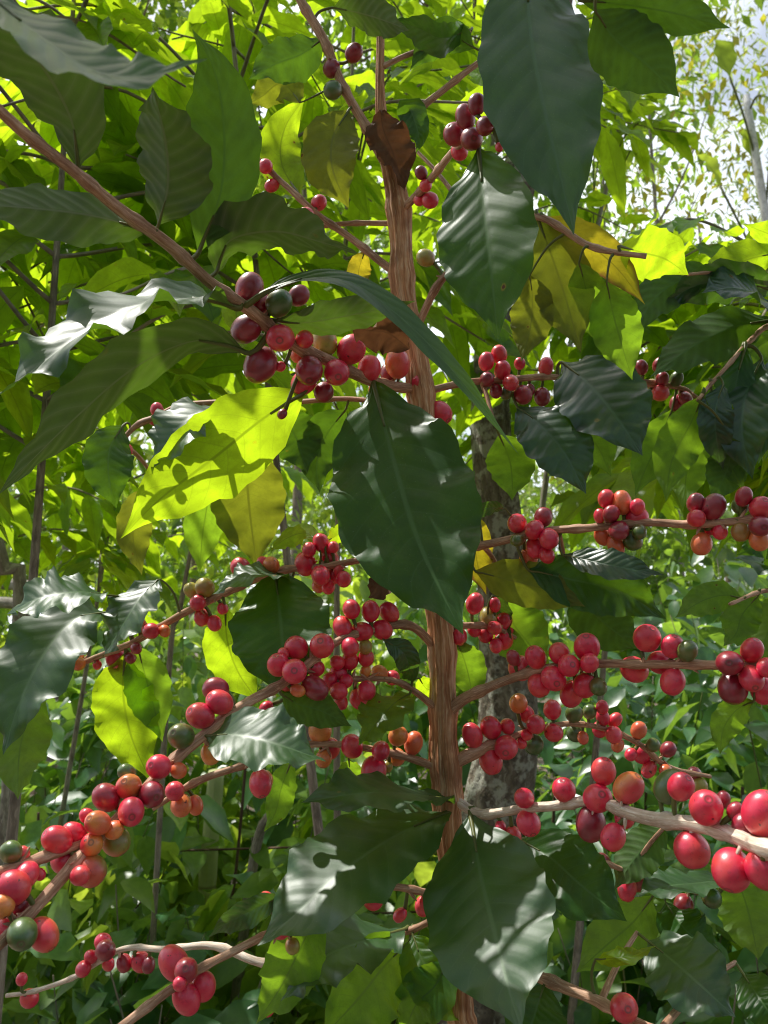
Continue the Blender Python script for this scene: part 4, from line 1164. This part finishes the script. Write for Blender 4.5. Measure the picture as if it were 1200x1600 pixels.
# ------------------------------------------------------------------ shrubs and weeds
def shrub(px, depth, top_y, r0, seed, label, group, kind='bush', leaf=.075, n=260, narrow=.45, cat='shrub', name='shrub', base_z=0.0):
    r = np.random.default_rng(seed)
    top = P(px, top_y, depth)
    h = max(top[2], .25)
    base = np.array([top[0], top[1], 0.0])
    root = empty(name, base, label, cat, group)
    lb = Bag()
    B_, T_, N_ = [], [], []
    ns = 5
    for k in range(ns):
        a = r.uniform(0, 6.28)
        e = base + np.array([math.cos(a) * r0 * r.uniform(.3, .95), math.sin(a) * r0 * r.uniform(.3, .95), h * r.uniform(.7, 1.0)])
        pth = spline([base + np.array([math.cos(a), math.sin(a), 0]) * .02, base * .5 + e * .5 + np.array([0, 0, h * .12]), e], 18)
        v, f, uv = tube(pth, np.linspace(.0042, .0012, 18), 6, .05, seed + k)
        sb_ = Bag(); sb_.add(v, f, uv); sb_.build('stem', STALK if k % 2 else GREYBARK, root, origin=base)
        m = n // ns
        for q in range(m):
            t = r.uniform(.18, 1.0) ** .8
            p = np.array([np.interp(t, np.linspace(0, 1, 18), pth[:, j]) for j in range(3)])
            d = r.normal(size=3); d[2] = d[2] * .4
            d = unit(d)
            off = r0 * .55 * r.random() * (1.15 - t * .6)
            B_.append(p + d * off)
            T_.append(unit(d * .8 + r.normal(size=3) * .45 + np.array([0, 0, -.25])))
            N_.append(unit(np.array([-.16, -.34, .92]) + r.normal(size=3) * .42))
    B_ = np.array(B_); B_[:, 2] = np.maximum(B_[:, 2], .03)
    L = leaf * 1.35 * r.uniform(.55, 1.3, len(B_))
    bulk_leaves(lb, B_, np.array(T_), np.array(N_), L, L * narrow * 1.15, r.uniform(.1, .5, len(B_)), r.random(len(B_)), .25, 0, 6, 1, seed, .06)
    lb.build('foliage', BUSH[kind], root)


SP = [
    # px, depth, top y, radius, kind, leaf, n, label index
    (60, 2.3, 1010, .42, 'bush', .085, 300, 0), (210, 2.0, 1230, .36, 'bush', .080, 260, 0), (420, 2.2, 1180, .38, 'weed', .095, 260, 1),
    (330, 2.6, 1090, .42, 'weed', .085, 300, 1), (520, 2.0, 1330, .34, 'weed', .085, 230, 1), (620, 2.5, 1180, .40, 'bush', .080, 260, 2),
    (150, 1.6, 1400, .26, 'bush', .085, 170, 0), (300, 1.55, 1420, .26, 'bush', .085, 150, 0), (30, 1.7, 1350, .3, 'bush', .085, 200, 0),
    (450, 1.6, 1460, .26, 'weed', .075, 170, 1), (860, 2.2, 1240, .36, 'bush', .075, 260, 3), (980, 2.4, 1000, .42, 'bush', .080, 320, 3),
    (1110, 2.1, 960, .40, 'bush', .085, 320, 3), (1220, 1.8, 1020, .36, 'bush', .085, 280, 3), (1060, 1.7, 1200, .32, 'bush', .080, 240, 3),
    (1170, 1.5, 1330, .28, 'bush', .085, 220, 3), (930, 1.6, 1400, .28, 'bush', .075, 200, 3), (1050, 1.35, 1470, .24, 'bush', .08, 150, 3),
    (900, 3.4, 860, .6, 'bush', .085, 420, 4), (1080, 3.6, 800, .65, 'bush', .09, 460, 4), (1260, 3.2, 820, .6, 'bush', .09, 420, 4),
    (740, 3.6, 930, .6, 'weed', .09, 380, 4), (570, 3.8, 900, .6, 'weed', .09, 380, 5), (380, 3.7, 880, .6, 'weed', .09, 400, 5),
    (190, 3.4, 860, .6, 'bush', .09, 420, 5), (20, 3.3, 840, .6, 'weed', .09, 420, 5), (650, 1.75, 1480, .26, 'weed', .07, 170, 2),
    (760, 1.9, 1400, .28, 'bush', .07, 190, 2), (560, 3.0, 1040, .42, 'bush', .08, 280, 2),
    (1150, 2.7, 860, .46, 'bush', .085, 340, 3), (1010, 2.9, 900, .46, 'bush', .08, 340, 3), (900, 2.6, 960, .42, 'bush', .08, 300, 3), (1230, 2.4, 900, .4, 'bush', .085, 300, 3),
    (1100, 2.5, 1080, .4, 'bush', .075, 280, 3), (960, 1.9, 1160, .34, 'bush', .07, 240, 3), (1170, 1.9, 1180, .34, 'weed', .07, 220, 3), (880, 1.75, 1330, .3, 'bush', .07, 220, 3),
    (1000, 1.5, 1320, .28, 'weed', .065, 170, 3), (120, 2.7, 960, .46, 'bush', .085, 320, 0), (300, 3.0, 930, .46, 'weed', .085, 340, 1), (450, 2.8, 960, .42, 'bush', .08, 300, 2),
    (90, 1.9, 1190, .34, 'weed', .08, 220, 1), (230, 1.75, 1330, .3, 'weed', .075, 200, 1), (380, 1.8, 1340, .3, 'weed', .075, 200, 1), (560, 1.8, 1250, .3, 'weed', .075, 190, 1),
    (30, 1.5, 1450, .26, 'bush', .075, 160, 0), (220, 1.45, 1500, .24, 'bush', .075, 150, 0), (640, 3.2, 860, .5, 'weed', .085, 360, 2), (820, 3.1, 880, .5, 'bush', .085, 360, 4),
    (1140, 5.0, 720, .9, 'tree', .09, 700, 4), (930, 5.2, 700, .9, 'tree', .09, 700, 4), (700, 5.4, 760, .9, 'tree', .09, 600, 4),
    (450, 5.2, 700, .9, 'weed', .09, 700, 5), (230, 5.0, 640, .9, 'tree', .09, 700, 5), (0, 4.8, 620, .9, 'weed', .09, 700, 5),
]
SL = [('blue-green shrub in the shade under the left cherry branches', 'shrubs under the left cherry branches'),
      ('light green weedy shrub near the bamboo post and wire', 'weedy shrubs beside the wire fence'),
      ('shrub behind the lower trunk in dappled light', 'shrubs behind the lower trunk'),
      ('glossy blue-green shrub below the right cherry branches', 'shrubs below the right cherry branches'),
      ('bush in sun and shade beyond the bark-covered tree', 'bushes beyond the bark-covered tree'),
      ('pale sunlit bush beyond the slim grey stem', 'bushes beyond the slim grey stem')]
for i, (px, d, ty, r0, kind, lf, n, li) in enumerate(SP):
    shrub(px, d, ty, r0, 300 + i, SL[li][0], SL[li][1], kind, lf, n)

# a cassava plant with fingered leaves, high on the right
cas = P(965, 175, 2.2)
cbase = np.array([P(792, 1000, 2.2)[0], cas[1] + .1, 0.0])
croot = empty('cassava_plant', cbase, 'tall plant with fingered star-shaped leaves against the bright sky gap', 'plant')
pth = spline([cbase, cbase * .45 + cas * .55 + [-.13, 0, 0], cas + [0, 0, -.05]], 40)
v, f, uv = tube(pth, np.linspace(.016, .006, 40), 8, .05, 3)
b_ = Bag(); b_.add(v, f, uv); b_.build('stem', PALE, croot, origin=cbase)
rk = np.random.default_rng(61)
for k, (x, y) in enumerate([(965, 160), (1000, 190), (945, 205), (1010, 130), (930, 170), (985, 235), (955, 120)]):
    tip = P(x, y, 2.2 + rk.normal() * .12)
    lb = Bag()
    v, f, uv = tube(spline([pth[-2 - k], (pth[-2 - k] + tip) / 2 + [0, 0, .03], tip], 10), .002, 5)
    lb.add(v, f, uv, .5, 1)
    ax = unit(np.array([rk.normal() * .3, -.5, 1.0]))
    F3 = frame_z(ax)
    an = np.linspace(-2.3, 2.3, 7) + rk.uniform(0, 6)
    T = np.array([F3 @ np.array([math.cos(a), math.sin(a), -.15]) for a in an])
    Lf = .15 * (1 - .35 * (np.linspace(-1, 1, 7)) ** 2)
    bulk_leaves(lb, np.tile(tip, (7, 1)), T, np.tile(ax, (7, 1)), Lf, Lf * .27, np.full(7, .25), rk.random(7), .2, 0, 10, 1, k)
    lb.build('leaf', [BUSH['weed'], STALK], croot, origin=tip)


# ------------------------------------------------------------------ trees
def limb_tree(name, label, cat, base, top, rad, crown, seed, kind, n, leaf, bark, clumps=40, narrow=.45, group=None, limbs=9, lowfrac=.45, hang=.2, spread_clump=.3, keep=None):
    """base, top: trunk ends; crown: (rx, ry, rz) about the upper trunk"""
    r = np.random.default_rng(seed)
    base, top = np.array(base, float), np.array(top, float)
    root = empty(name, base, label, cat, group)
    mid = base * .5 + top * .5 + r.normal(size=3) * np.array([.15, .1, 0]) * rad * 8
    tr = spline([base, mid, top], 60)
    v, f, uv = tube(tr, rad * np.linspace(1.0, .25, 60) ** .8, 12, .06, seed)
    b_ = Bag(); b_.add(v, f, uv); b_.build('trunk', bark, root, origin=base)
    cc = base * (1 - .78) + top * .78
    ends = []
    for k in range(limbs):
        t = r.uniform(lowfrac, .95)
        c = np.array([np.interp(t, np.linspace(0, 1, 60), tr[:, j]) for j in range(3)])
        d = unit(r.normal(size=3) * np.array([1, 1, .35]) + [0, 0, .35])
        e = c + d * np.array(crown) * r.uniform(.6, .95)
        pth = spline([c, (c + e) / 2 + [0, 0, -.06 * crown[2]], e], 16)
        v, f, uv = tube(pth, np.linspace(rad * .34, rad * .06, 16), 6, .05, seed + k)
        b_ = Bag(); b_.add(v, f, uv); b_.build('limb', bark, root, origin=c)
        ends += [pth[q] for q in (7, 10, 13, 15)]
    ends = np.array(ends + [tr[-1], tr[-6]])
    lb = Bag()
    cl = ends[r.integers(0, len(ends), clumps)] + r.normal(size=(clumps, 3)) * np.array(crown) * .26
    B_ = cl[r.integers(0, clumps, n)] + r.normal(size=(n, 3)) * np.array(crown) * spread_clump * np.array([1, 1, .6]) * .6
    T_ = unit(r.normal(size=(n, 3)) + np.array([0, 0, -hang * 2]))
    N_ = unit(r.normal(size=(n, 3)) * .6 + np.array([0, 0, 1.0]))
    if keep is not None:
        m = keep(B_)
        B_, T_, N_ = B_[m], T_[m], N_[m]
    n = len(B_)
    L = leaf * r.uniform(.6, 1.3, n)
    bulk_leaves(lb, B_, T_, N_, L, L * narrow, np.full(n, hang), r.random(n), .25, 0, 3, 1, seed)
    lb.build('crown', BUSH[kind], root, origin=cc)
    return root


# the bark-covered shade tree just behind, its crown out of sight overhead
OT = [(735, 1420, 106), (775, 1260, 98), (792, 1150, 88), (788, 1000, 78), (781, 850, 70), (770, 720, 62), (766, 640, 60), (778, 450, 56), (810, 280, 54), (860, 60, 52), (900, -160, 48)]
DT = 1.62
op = np.array([np.append(P(x, y, DT + .10 * (800 - y) / 800), w * .5 * DT / FPX) for x, y, w in OT])
op = np.vstack([[op[0, 0] - .02, op[0, 1] - .02, -.05, .10], op, [op[-1, 0] + .3, op[-1, 1] + .35, 3.7, .05], [op[-1, 0] + .35, op[-1, 1] + .7, 5.2, .025]])
oroot = empty('shade_tree', op[0, :3], 'old shade tree with rough grey lichen-spotted bark right behind the coffee trunk', 'tree')
osm = spline(op, 120)
v, f, uv = tube(osm[:, :3], osm[:, 3], 32, .06, 12)
b_ = Bag(); b_.add(v, f, uv)
b_.build('trunk', OLDBARK, oroot, origin=op[0, :3])
rs = np.random.default_rng(404)
ends = []
for k in range(12):
    c = osm[rs.integers(96, 119), :3]
    a = rs.uniform(0, 6.28)
    e = c + np.array([math.cos(a) * rs.uniform(1, 3.2), math.sin(a) * rs.uniform(1, 3.2), rs.uniform(.2, 1.2)])
    pth = spline([c, (c + e) / 2 + [0, 0, .25], e], 18)
    v, f, uv = tube(pth, np.linspace(.028, .006, 18), 7, .05, k)
    b_ = Bag(); b_.add(v, f, uv); b_.build('limb', OLDBARK, oroot, origin=c)
# unseen leaves added for dappled shade and less sky light, kept off lit spots
n = 9000
cl = np.stack([rs.uniform(-5.5, 4.5, 420), rs.uniform(-6.5, 9.5, 420), rs.uniform(4.6, 6.3, 420)], axis=1)
on = rs.random(420)
ci = rs.integers(0, 420, n)
Bc = cl[ci] + rs.normal(size=(n, 3)) * np.array([.30, .30, .14])
sh = Bc - SUN * ((Bc[:, 2] - 1.3) / SUN[2])[:, None]      # where its shadow falls at eye height
pr_ = np.where(on[ci] < .36, .85, .02)
pr_[(sh[:, 1] < .85)] = 0.0
pr_[(sh[:, 1] < -.5)] = .45
pr_[(sh[:, 1] >= .85) & (sh[:, 1] < 2.4) & (sh[:, 0] < .25)] = .02
x_, y_, d_ = proj(Bc)
inframe = (d_ > 0) & (y_ > -40) & (x_ > -100) & (x_ < 1300)
m = (rs.random(n) < pr_) & clear_of_light(Bc, .09) & ~inframe
Bc = Bc[m]
n = len(Bc)
T_ = unit(rs.normal(size=(n, 3)) * np.array([1, 1, .4]))
N_ = unit(rs.normal(size=(n, 3)) * .4 + [0, 0, 1.0])
L = rs.uniform(.12, .24, n)
lb = Bag()
bulk_leaves(lb, Bc, T_, N_, L, L * .5, np.full(n, .15), rs.random(n), .2, 0, 6, 1, 5)
lb.build('crown', BUSH['tree'], oroot)

# unseen leaves added above the frame, set along sun rays to shade chosen leaves
rs = np.random.default_rng(505)
blk = np.zeros((0, 3))
shade_pts = np.array(SHADE)
rs.shuffle(shade_pts)
for p in shade_pts:
    if len(blk):
        w = blk - p
        t = w @ SUN
        d2 = (w ** 2).sum(1) - t ** 2
        if ((t > .1) & (d2 < .027 ** 2)).any(): continue
    for tr_ in range(14):
        q = p + SUN * rs.uniform(.30, 2.4) + rs.normal(size=3) * .006
        x_, y_, d_ = proj(q)
        if d_ > .02 and -110 < x_ < 1310 and -130 < y_ < 1700: continue
        if not clear_of_light(q[None], .044)[0]: continue
        blk = np.vstack([blk, q])
        break
n = len(blk)
Tb = unit(np.cross(SUN, rs.normal(size=(n, 3))))
Nb = unit(SUN + rs.normal(size=(n, 3)) * .22)
L = rs.uniform(.095, .125, n)
lb = Bag()
bulk_leaves(lb, blk - Tb * (L * .5)[:, None], Tb, Nb, L, L * .50, np.full(n, .08), rs.random(n), .12, 0, 9, 1, 8)
o = lb.build('shade_blocker_leaves', BUSH['coffee'], main)
tag(o, kind='stuff')
tr2 = spline([tsm[0, :3], tsm[0, :3] + [-.02, .05, .3], tsm[0, :3] + [-.03, .12, .62]], 20)  # unseen stem and twigs added so the shading leaves look attached
v, f, uv = tube(tr2, np.linspace(.005, .003, 20), 8)
b_ = Bag(); b_.add(v, f, uv)
for k in range(14):
    c = tr2[rs.integers(0, 20)]
    e = blk[rs.integers(0, n)]
    v, f, uv = tube(spline([c, (c + e) / 2 + [0, 0, .04], e], 14), np.linspace(.003, .0012, 14), 6)
    x_, y_, d_ = proj(spline([c, (c + e) / 2 + [0, 0, .04], e], 14))
    if ((y_ > -60) & (x_ > -50) & (x_ < 1250) & (d_ > 0)).any(): continue
    b_.add(v, f, uv)
b_.build('blocker_twigs', TWIG, main)

# trees further off
TD = [
    # px, depth, top y, trunk radius, crown, kind, n, leaf, label, narrow
    (1010, 7.0, 120, .035, (1.3, 1.3, 1.7), 'gold', 1700, .09, 'thin tree with sparse golden leaves in the bright gap', .5),
    (1300, 9.0, -60, .045, (1.6, 1.6, 2.4), 'bamboo', 3600, .13, 'tall feathery pale green tree rising at the bright right edge', .22),
    (930, 11.0, 60, .05, (2.0, 2.0, 2.6), 'bamboo', 4200, .15, 'feathery tree with drooping thin leaves behind the big dark leaf', .22),
    (1090, 14.0, 330, .06, (2.4, 2.4, 2.2), 'tree', 4600, .16, 'round green tree below the sky gap', .5),
    (760, 9.5, -120, .06, (2.2, 2.2, 2.8), 'tree', 5200, .14, 'dense tree behind the topmost red cluster and leaves', .5),
    (480, 9.0, -200, .06, (2.4, 2.2, 3.2), 'tree', 5600, .15, 'tall bright tree behind the upper trunk fork', .5),
    (180, 8.5, -150, .06, (2.3, 2.2, 3.2), 'weed', 5200, .15, 'tall yellow-green tree behind the upper left leaves', .5),
    (-60, 10.0, -100, .12, (2.5, 2.4, 3.2), 'gold', 5200, .16, 'golden-leaved tree beyond the left edge', .5),
    (640, 13.0, 330, .06, (2.8, 2.4, 2.6), 'tree', 5200, .17, 'green tree seen through the gap beside the trunk', .5),
    (330, 13.0, 350, .06, (2.8, 2.4, 2.6), 'weed', 5200, .17, 'pale green tree low behind the bright backlit leaf', .5),
    (1290, 12.0, 300, .12, (2.6, 2.4, 3.0), 'tree', 5200, .16, 'green tree at the right edge under the bright sky', .5),
]
for i, (px, d, ty, rad, cr, kind, n, lf, lab, nar) in enumerate(TD):
    top = P(px, ty, d)
    limb_tree('background_tree', lab, 'tree', (top[0], top[1], 0), top, rad, cr, 700 + i, kind, n, lf, PALE if kind in ('gold', 'bamboo') else GREYBARK, 46, nar, None,
              limbs=10, lowfrac=.35, hang=.25)

# a pale stem with big drooping leaves by the right edge
pb = P(1166, 150, 5.5)
base = np.array([pb[0] + .12, pb[1], 0.0])
proot = empty('pale_stemmed_tree', base, 'slender white-barked stem with a few broad drooping leaves at the right edge', 'tree')
pth = spline([base, base * .4 + pb * .6 + [.06, 0, 0], pb], 40)
v, f, uv = tube(pth, np.linspace(.05, .026, 40), 10, .04, 4)
b_ = Bag(); b_.add(v, f, uv); b_.build('trunk', bark_material('white_bark', (.55, .53, .5), (.75, .73, .7), (.88, .87, .84), 10, 90, .5, .003), proot, origin=base)
rk = np.random.default_rng(62)
for k, (x, y) in enumerate([(1195, 150), (1140, 120), (1210, 215), (1175, 250), (1125, 290), (1225, 265)]):
    a0 = pth[39 - k * 3 - 1]
    tip = P(x, y, 5.5 + rk.normal() * .2)
    lb = Bag()
    v, f, uv = tube(spline([a0, (a0 + tip) / 2 + [0, 0, .06], tip], 10), .008, 6)
    lb.add(v, f, uv, .5, 1)
    T = unit(np.array([tip - a0]) + np.array([[0, -.1, -.25]]))
    bulk_leaves(lb, tip[None], T, np.array([[0, -.4, 1.0]]), np.array([.42]), np.array([.2]), np.array([.45]), np.array([rk.random()]), .25, 0, 14, 2, k, .05)
    lb.build('leaf', [BUSH['weed'], STALK], proot, origin=tip)

# the plantation goes on behind the viewer: unseen foliage, added to cut sky fill and reflections
rs = np.random.default_rng(909)
n = 5200
cl = np.stack([rs.uniform(-5, 5, 150), rs.uniform(-3.6, -1.3, 150), rs.uniform(.2, 3.1, 150)], axis=1)
B_ = cl[rs.integers(0, 150, n)] + rs.normal(size=(n, 3)) * np.array([.32, .25, .28])
B_ = B_[B_[:, 1] < -.75]
n = len(B_)
lb = Bag()
L = rs.uniform(.12, .22, n)
bulk_leaves(lb, B_, unit(rs.normal(size=(n, 3)) + [0, 0, -.4]), unit(rs.normal(size=(n, 3)) * .6 + [0, 0, 1.0]), L, L * .46, np.full(n, .3), rs.random(n), .25, 0, 6, 1, 3)
o = lb.build('unseen_foliage', LEAF['gloss'])
tag(o, 'dark green coffee foliage of the next plantation row, added unseen to cut sky light', 'foliage', kind='stuff')

# far woodland closing the view, and the ground
rs = np.random.default_rng(808)
n = 30000
cl = np.stack([rs.uniform(-26, 26, 340), rs.uniform(20, 30, 340), rs.uniform(.5, 8.5, 340) * 1.0], axis=1)
cl[:, 2] *= np.where((cl[:, 0] > 6) & (cl[:, 0] < 16), .75, 1.0)
B_ = cl[rs.integers(0, 340, n)] + rs.normal(size=(n, 3)) * np.array([.9, .7, .7])
lb = Bag()
L = rs.uniform(.26, .6, n)
bulk_leaves(lb, B_, unit(rs.normal(size=(n, 3)) + [0, 0, -.4]), unit(rs.normal(size=(n, 3)) * .6 + [0, 0, 1.0]), L, L * .5, np.full(n, .2), rs.random(n), .25, 0, 3, 1, 3)
o = lb.build('far_woodland', BUSH['tree'])
tag(o, 'far sunlit woodland closing the view between the nearer trees', 'woodland', kind='stuff')

G = Mat('soil')
pos = G.n('ShaderNodeNewGeometry').outputs['Position']
n1, n2, n3 = G.noise(pos, 2.2, 4), G.noise(pos, 14, 4, .6), G.noise(pos, 60, 3)
gc = G.ramp(G.math('ADD', G.math('MULTIPLY', n2, .6), G.math('MULTIPLY', n3, .4)), [(.3, (.07, .048, .036)), (.5, (.17, .125, .10)), (.7, (.36, .30, .265))])
gc = G.mix(G.step(n1, .5, .7, 0, .55), gc, (.07, .10, .03))
SOIL = G.out(G.principled(gc, .9, G.math('ADD', n2, G.math('MULTIPLY', n3, .5)), .8, .03, Specular_IOR_Level=.15))
xs = np.concatenate([[-400, -150, -60, -25], np.linspace(-12, 12, 49), [25, 60, 150, 400]])
ys = np.concatenate([[-300, -100, -30], np.linspace(-8, 24, 65), [40, 80, 200, 500]])
gx, gy = np.meshgrid(xs, ys)
gz = .05 * np.sin(gx * 1.3 + 1) * np.cos(gy * .9) + .03 * np.sin(gx * 3.1 + gy * 2.3) - .05
gz[(np.abs(gx) > 20) | (gy > 30) | (gy < -20)] = -.05
gv = np.stack([gx.ravel(), gy.ravel(), gz.ravel()], axis=1)
w_ = len(xs)
i = np.arange(len(ys) - 1)[:, None] * w_; j = np.arange(w_ - 1)[None, :]
gf = np.stack([i + j, i + j + 1, i + j + 1 + w_, i + j + w_], axis=-1).reshape(-1, 4)
o = mesh_obj('ground', gv, gf, SOIL, None, (0, 0, 0))
tag(o, 'brown plantation soil between the plants', 'ground', kind='structure')


def scatter(name, label, cat, n, kind, size, area, seed, up=0.0, narrow=.5, nt=5):
    r = np.random.default_rng(seed)
    y = area[2] + (area[3] - area[2]) * r.random(n) ** 1.3
    x = r.uniform(-1, 1, n) * (y * .62 + .6)
    z = np.interp(x, [0], [0]) + .05 * np.sin(x * 1.3 + 1) * np.cos(y * .9) + .03 * np.sin(x * 3.1 + y * 2.3) - .04
    B = np.stack([x, y, z + r.random(n) * (.02 + up)], axis=1)
    T = unit(np.stack([r.normal(size=n), r.normal(size=n), r.normal(size=n) * .25 + up * 2.5], axis=1))
    N = unit(r.normal(size=(n, 3)) * .35 + [0, 0, 1.0])
    L = size * r.uniform(.5, 1.3, n)
    b = Bag()
    bulk_leaves(b, B, T, N, L, L * narrow, r.uniform(-.2, .3, n), r.random(n), .3, 0, nt, 1, seed)
    o = b.build(name, BUSH[kind])
    tag(o, label, cat, kind='stuff')


scatter('leaf_litter', 'dry brown fallen leaves lying over the plantation soil', 'leaf litter', 5200, 'litter', .10, (0, 0, 1.3, 9), 12)
scatter('weeds', 'low green weeds growing through the leaf litter', 'weeds', 4200, 'weed', .08, (0, 0, 1.6, 9), 13, up=.16, narrow=.35)


# ------------------------------------------------------------------ stems, sticks, fence
def pole(name, label, cat, pts, mat, seed, group=None, extra=None, sides=10):
    p = np.array([np.append(P(x, y, d), w * .5 * d / FPX) for x, y, d, w in pts])
    if extra is not None: p = np.vstack([p, extra])
    s = spline(p, 50)
    v, f, uv = tube(s[:, :3], s[:, 3], sides, .07, seed)
    b = Bag(); b.add(v, f, uv)
    o = b.build(name, mat, None, origin=s[-1, :3])
    tag(o, label, cat, group)
    return o


def to_ground(x, y, d, w):
    q = P(x, y, d)
    return [q[0], q[1], -.04, w * .5 * d / FPX]


pole('sapling_stem', 'thin pale leaning stem near the left edge, middle height', 'sapling', [(-4, 840, 1.5, 15), (10, 900, 1.5, 18), (28, 985, 1.5, 18)], PALE, 41, extra=to_ground(45, 985, 1.5, 20))
pole('dead_stick', 'bare brown stick leaning up beside the lowest drooping leaves', 'stick', [(470, 1160, 1.8, 9), (430, 1260, 1.8, 15), (392, 1370, 1.8, 17)], GREYBARK, 42, extra=to_ground(340, 1400, 1.8, 18))
pole('fallen_branch', 'upper pale fallen branch lying across the weeds at far left', 'fallen branch', [(-60, 905, 3.2, 16), (40, 915, 3.1, 17), (130, 918, 3.0, 12)], PALE, 43)
pole('fallen_branch', 'lower pale fallen branch lying across the weeds at far left', 'fallen branch', [(-60, 938, 2.9, 17), (30, 944, 2.85, 18), (110, 950, 2.8, 12)], PALE, 44)
pole('sapling_stem', 'thin brown stem behind the orange-tipped cherries', 'sapling', [(300, 850, 1.7, 6), (280, 960, 1.7, 8), (262, 1080, 1.7, 9)], GREYBARK, 45, extra=to_ground(255, 1090, 1.7, 9))

BAM = Mat('bamboo_culm')
pos = BAM.n('ShaderNodeNewGeometry').outputs['Position']
zz = BAM.xyz(pos)[2]
ring = BAM.step(BAM.math('ABSOLUTE', BAM.math('SUBTRACT', BAM.math('FRACT', BAM.math('MULTIPLY', zz, 5.0)), .5)), 0.0, .04, 1.0, 0.0)
bc = BAM.mix(BAM.noise(pos, 30, 3), (.36, .38, .16), (.56, .55, .30))
BAMBOO = BAM.out(BAM.principled(BAM.mix(BAM.math('MULTIPLY', ring, .7), bc, (.16, .13, .06)), .45))
pole('bamboo_post', 'pale yellow-green bamboo post standing behind the fence wire', 'post', [(338, 1205, 2.15, 25), (330, 1300, 2.15, 26), (322, 1420, 2.15, 28)], BAMBOO, 46, extra=to_ground(318, 1425, 2.15, 28))
WIRE = Mat('rusty_wire')
wc = WIRE.mix(WIRE.noise(WIRE.n('ShaderNodeNewGeometry').outputs['Position'], 90, 3), (.07, .04, .03), (.16, .085, .05))
WIREM = WIRE.out(WIRE.principled(wc, .75, Metallic=.3))
fbase = to_ground(365, 1500, 1.95, 8)
froot = empty('wire_fence', fbase[:3], 'rusty wire fence with thin rods crossing behind the lower branches', 'fence')
for y0, y1 in ((1322, 1318), (1430, 1425)):
    a, bq, c = P(-200, y0 + 16, 1.95), P(420, y0 + 3, 1.95), P(1400, y1 - 30, 1.95)
    v, f, uv = tube(spline([a, bq, c], 90), .0032, 6, .1, 7)
    b_ = Bag(); b_.add(v, f, uv); b_.build('wire', WIREM, froot)
for k, (x0, y0, x1, y1) in enumerate([(385, 1180, 345, 1540), (215, 1270, 205, 1540), (528, 1190, 512, 1540), (60, 1270, 40, 1540), (868, 1215, 850, 1540), (1010, 1230, 1000, 1560), (690, 1200, 680, 1560), (1160, 1230, 1165, 1560)]):
    a, c = P(x0, y0, 1.952), P(x1, y1, 1.952)
    v, f, uv = tube(spline([a, (a + c) / 2 + [.004, .012, 0], c, [c[0], c[1], -.06]], 40), .0042, 6, .1, k)
    b_ = Bag(); b_.add(v, f, uv); b_.build('rod', WIREM, froot)
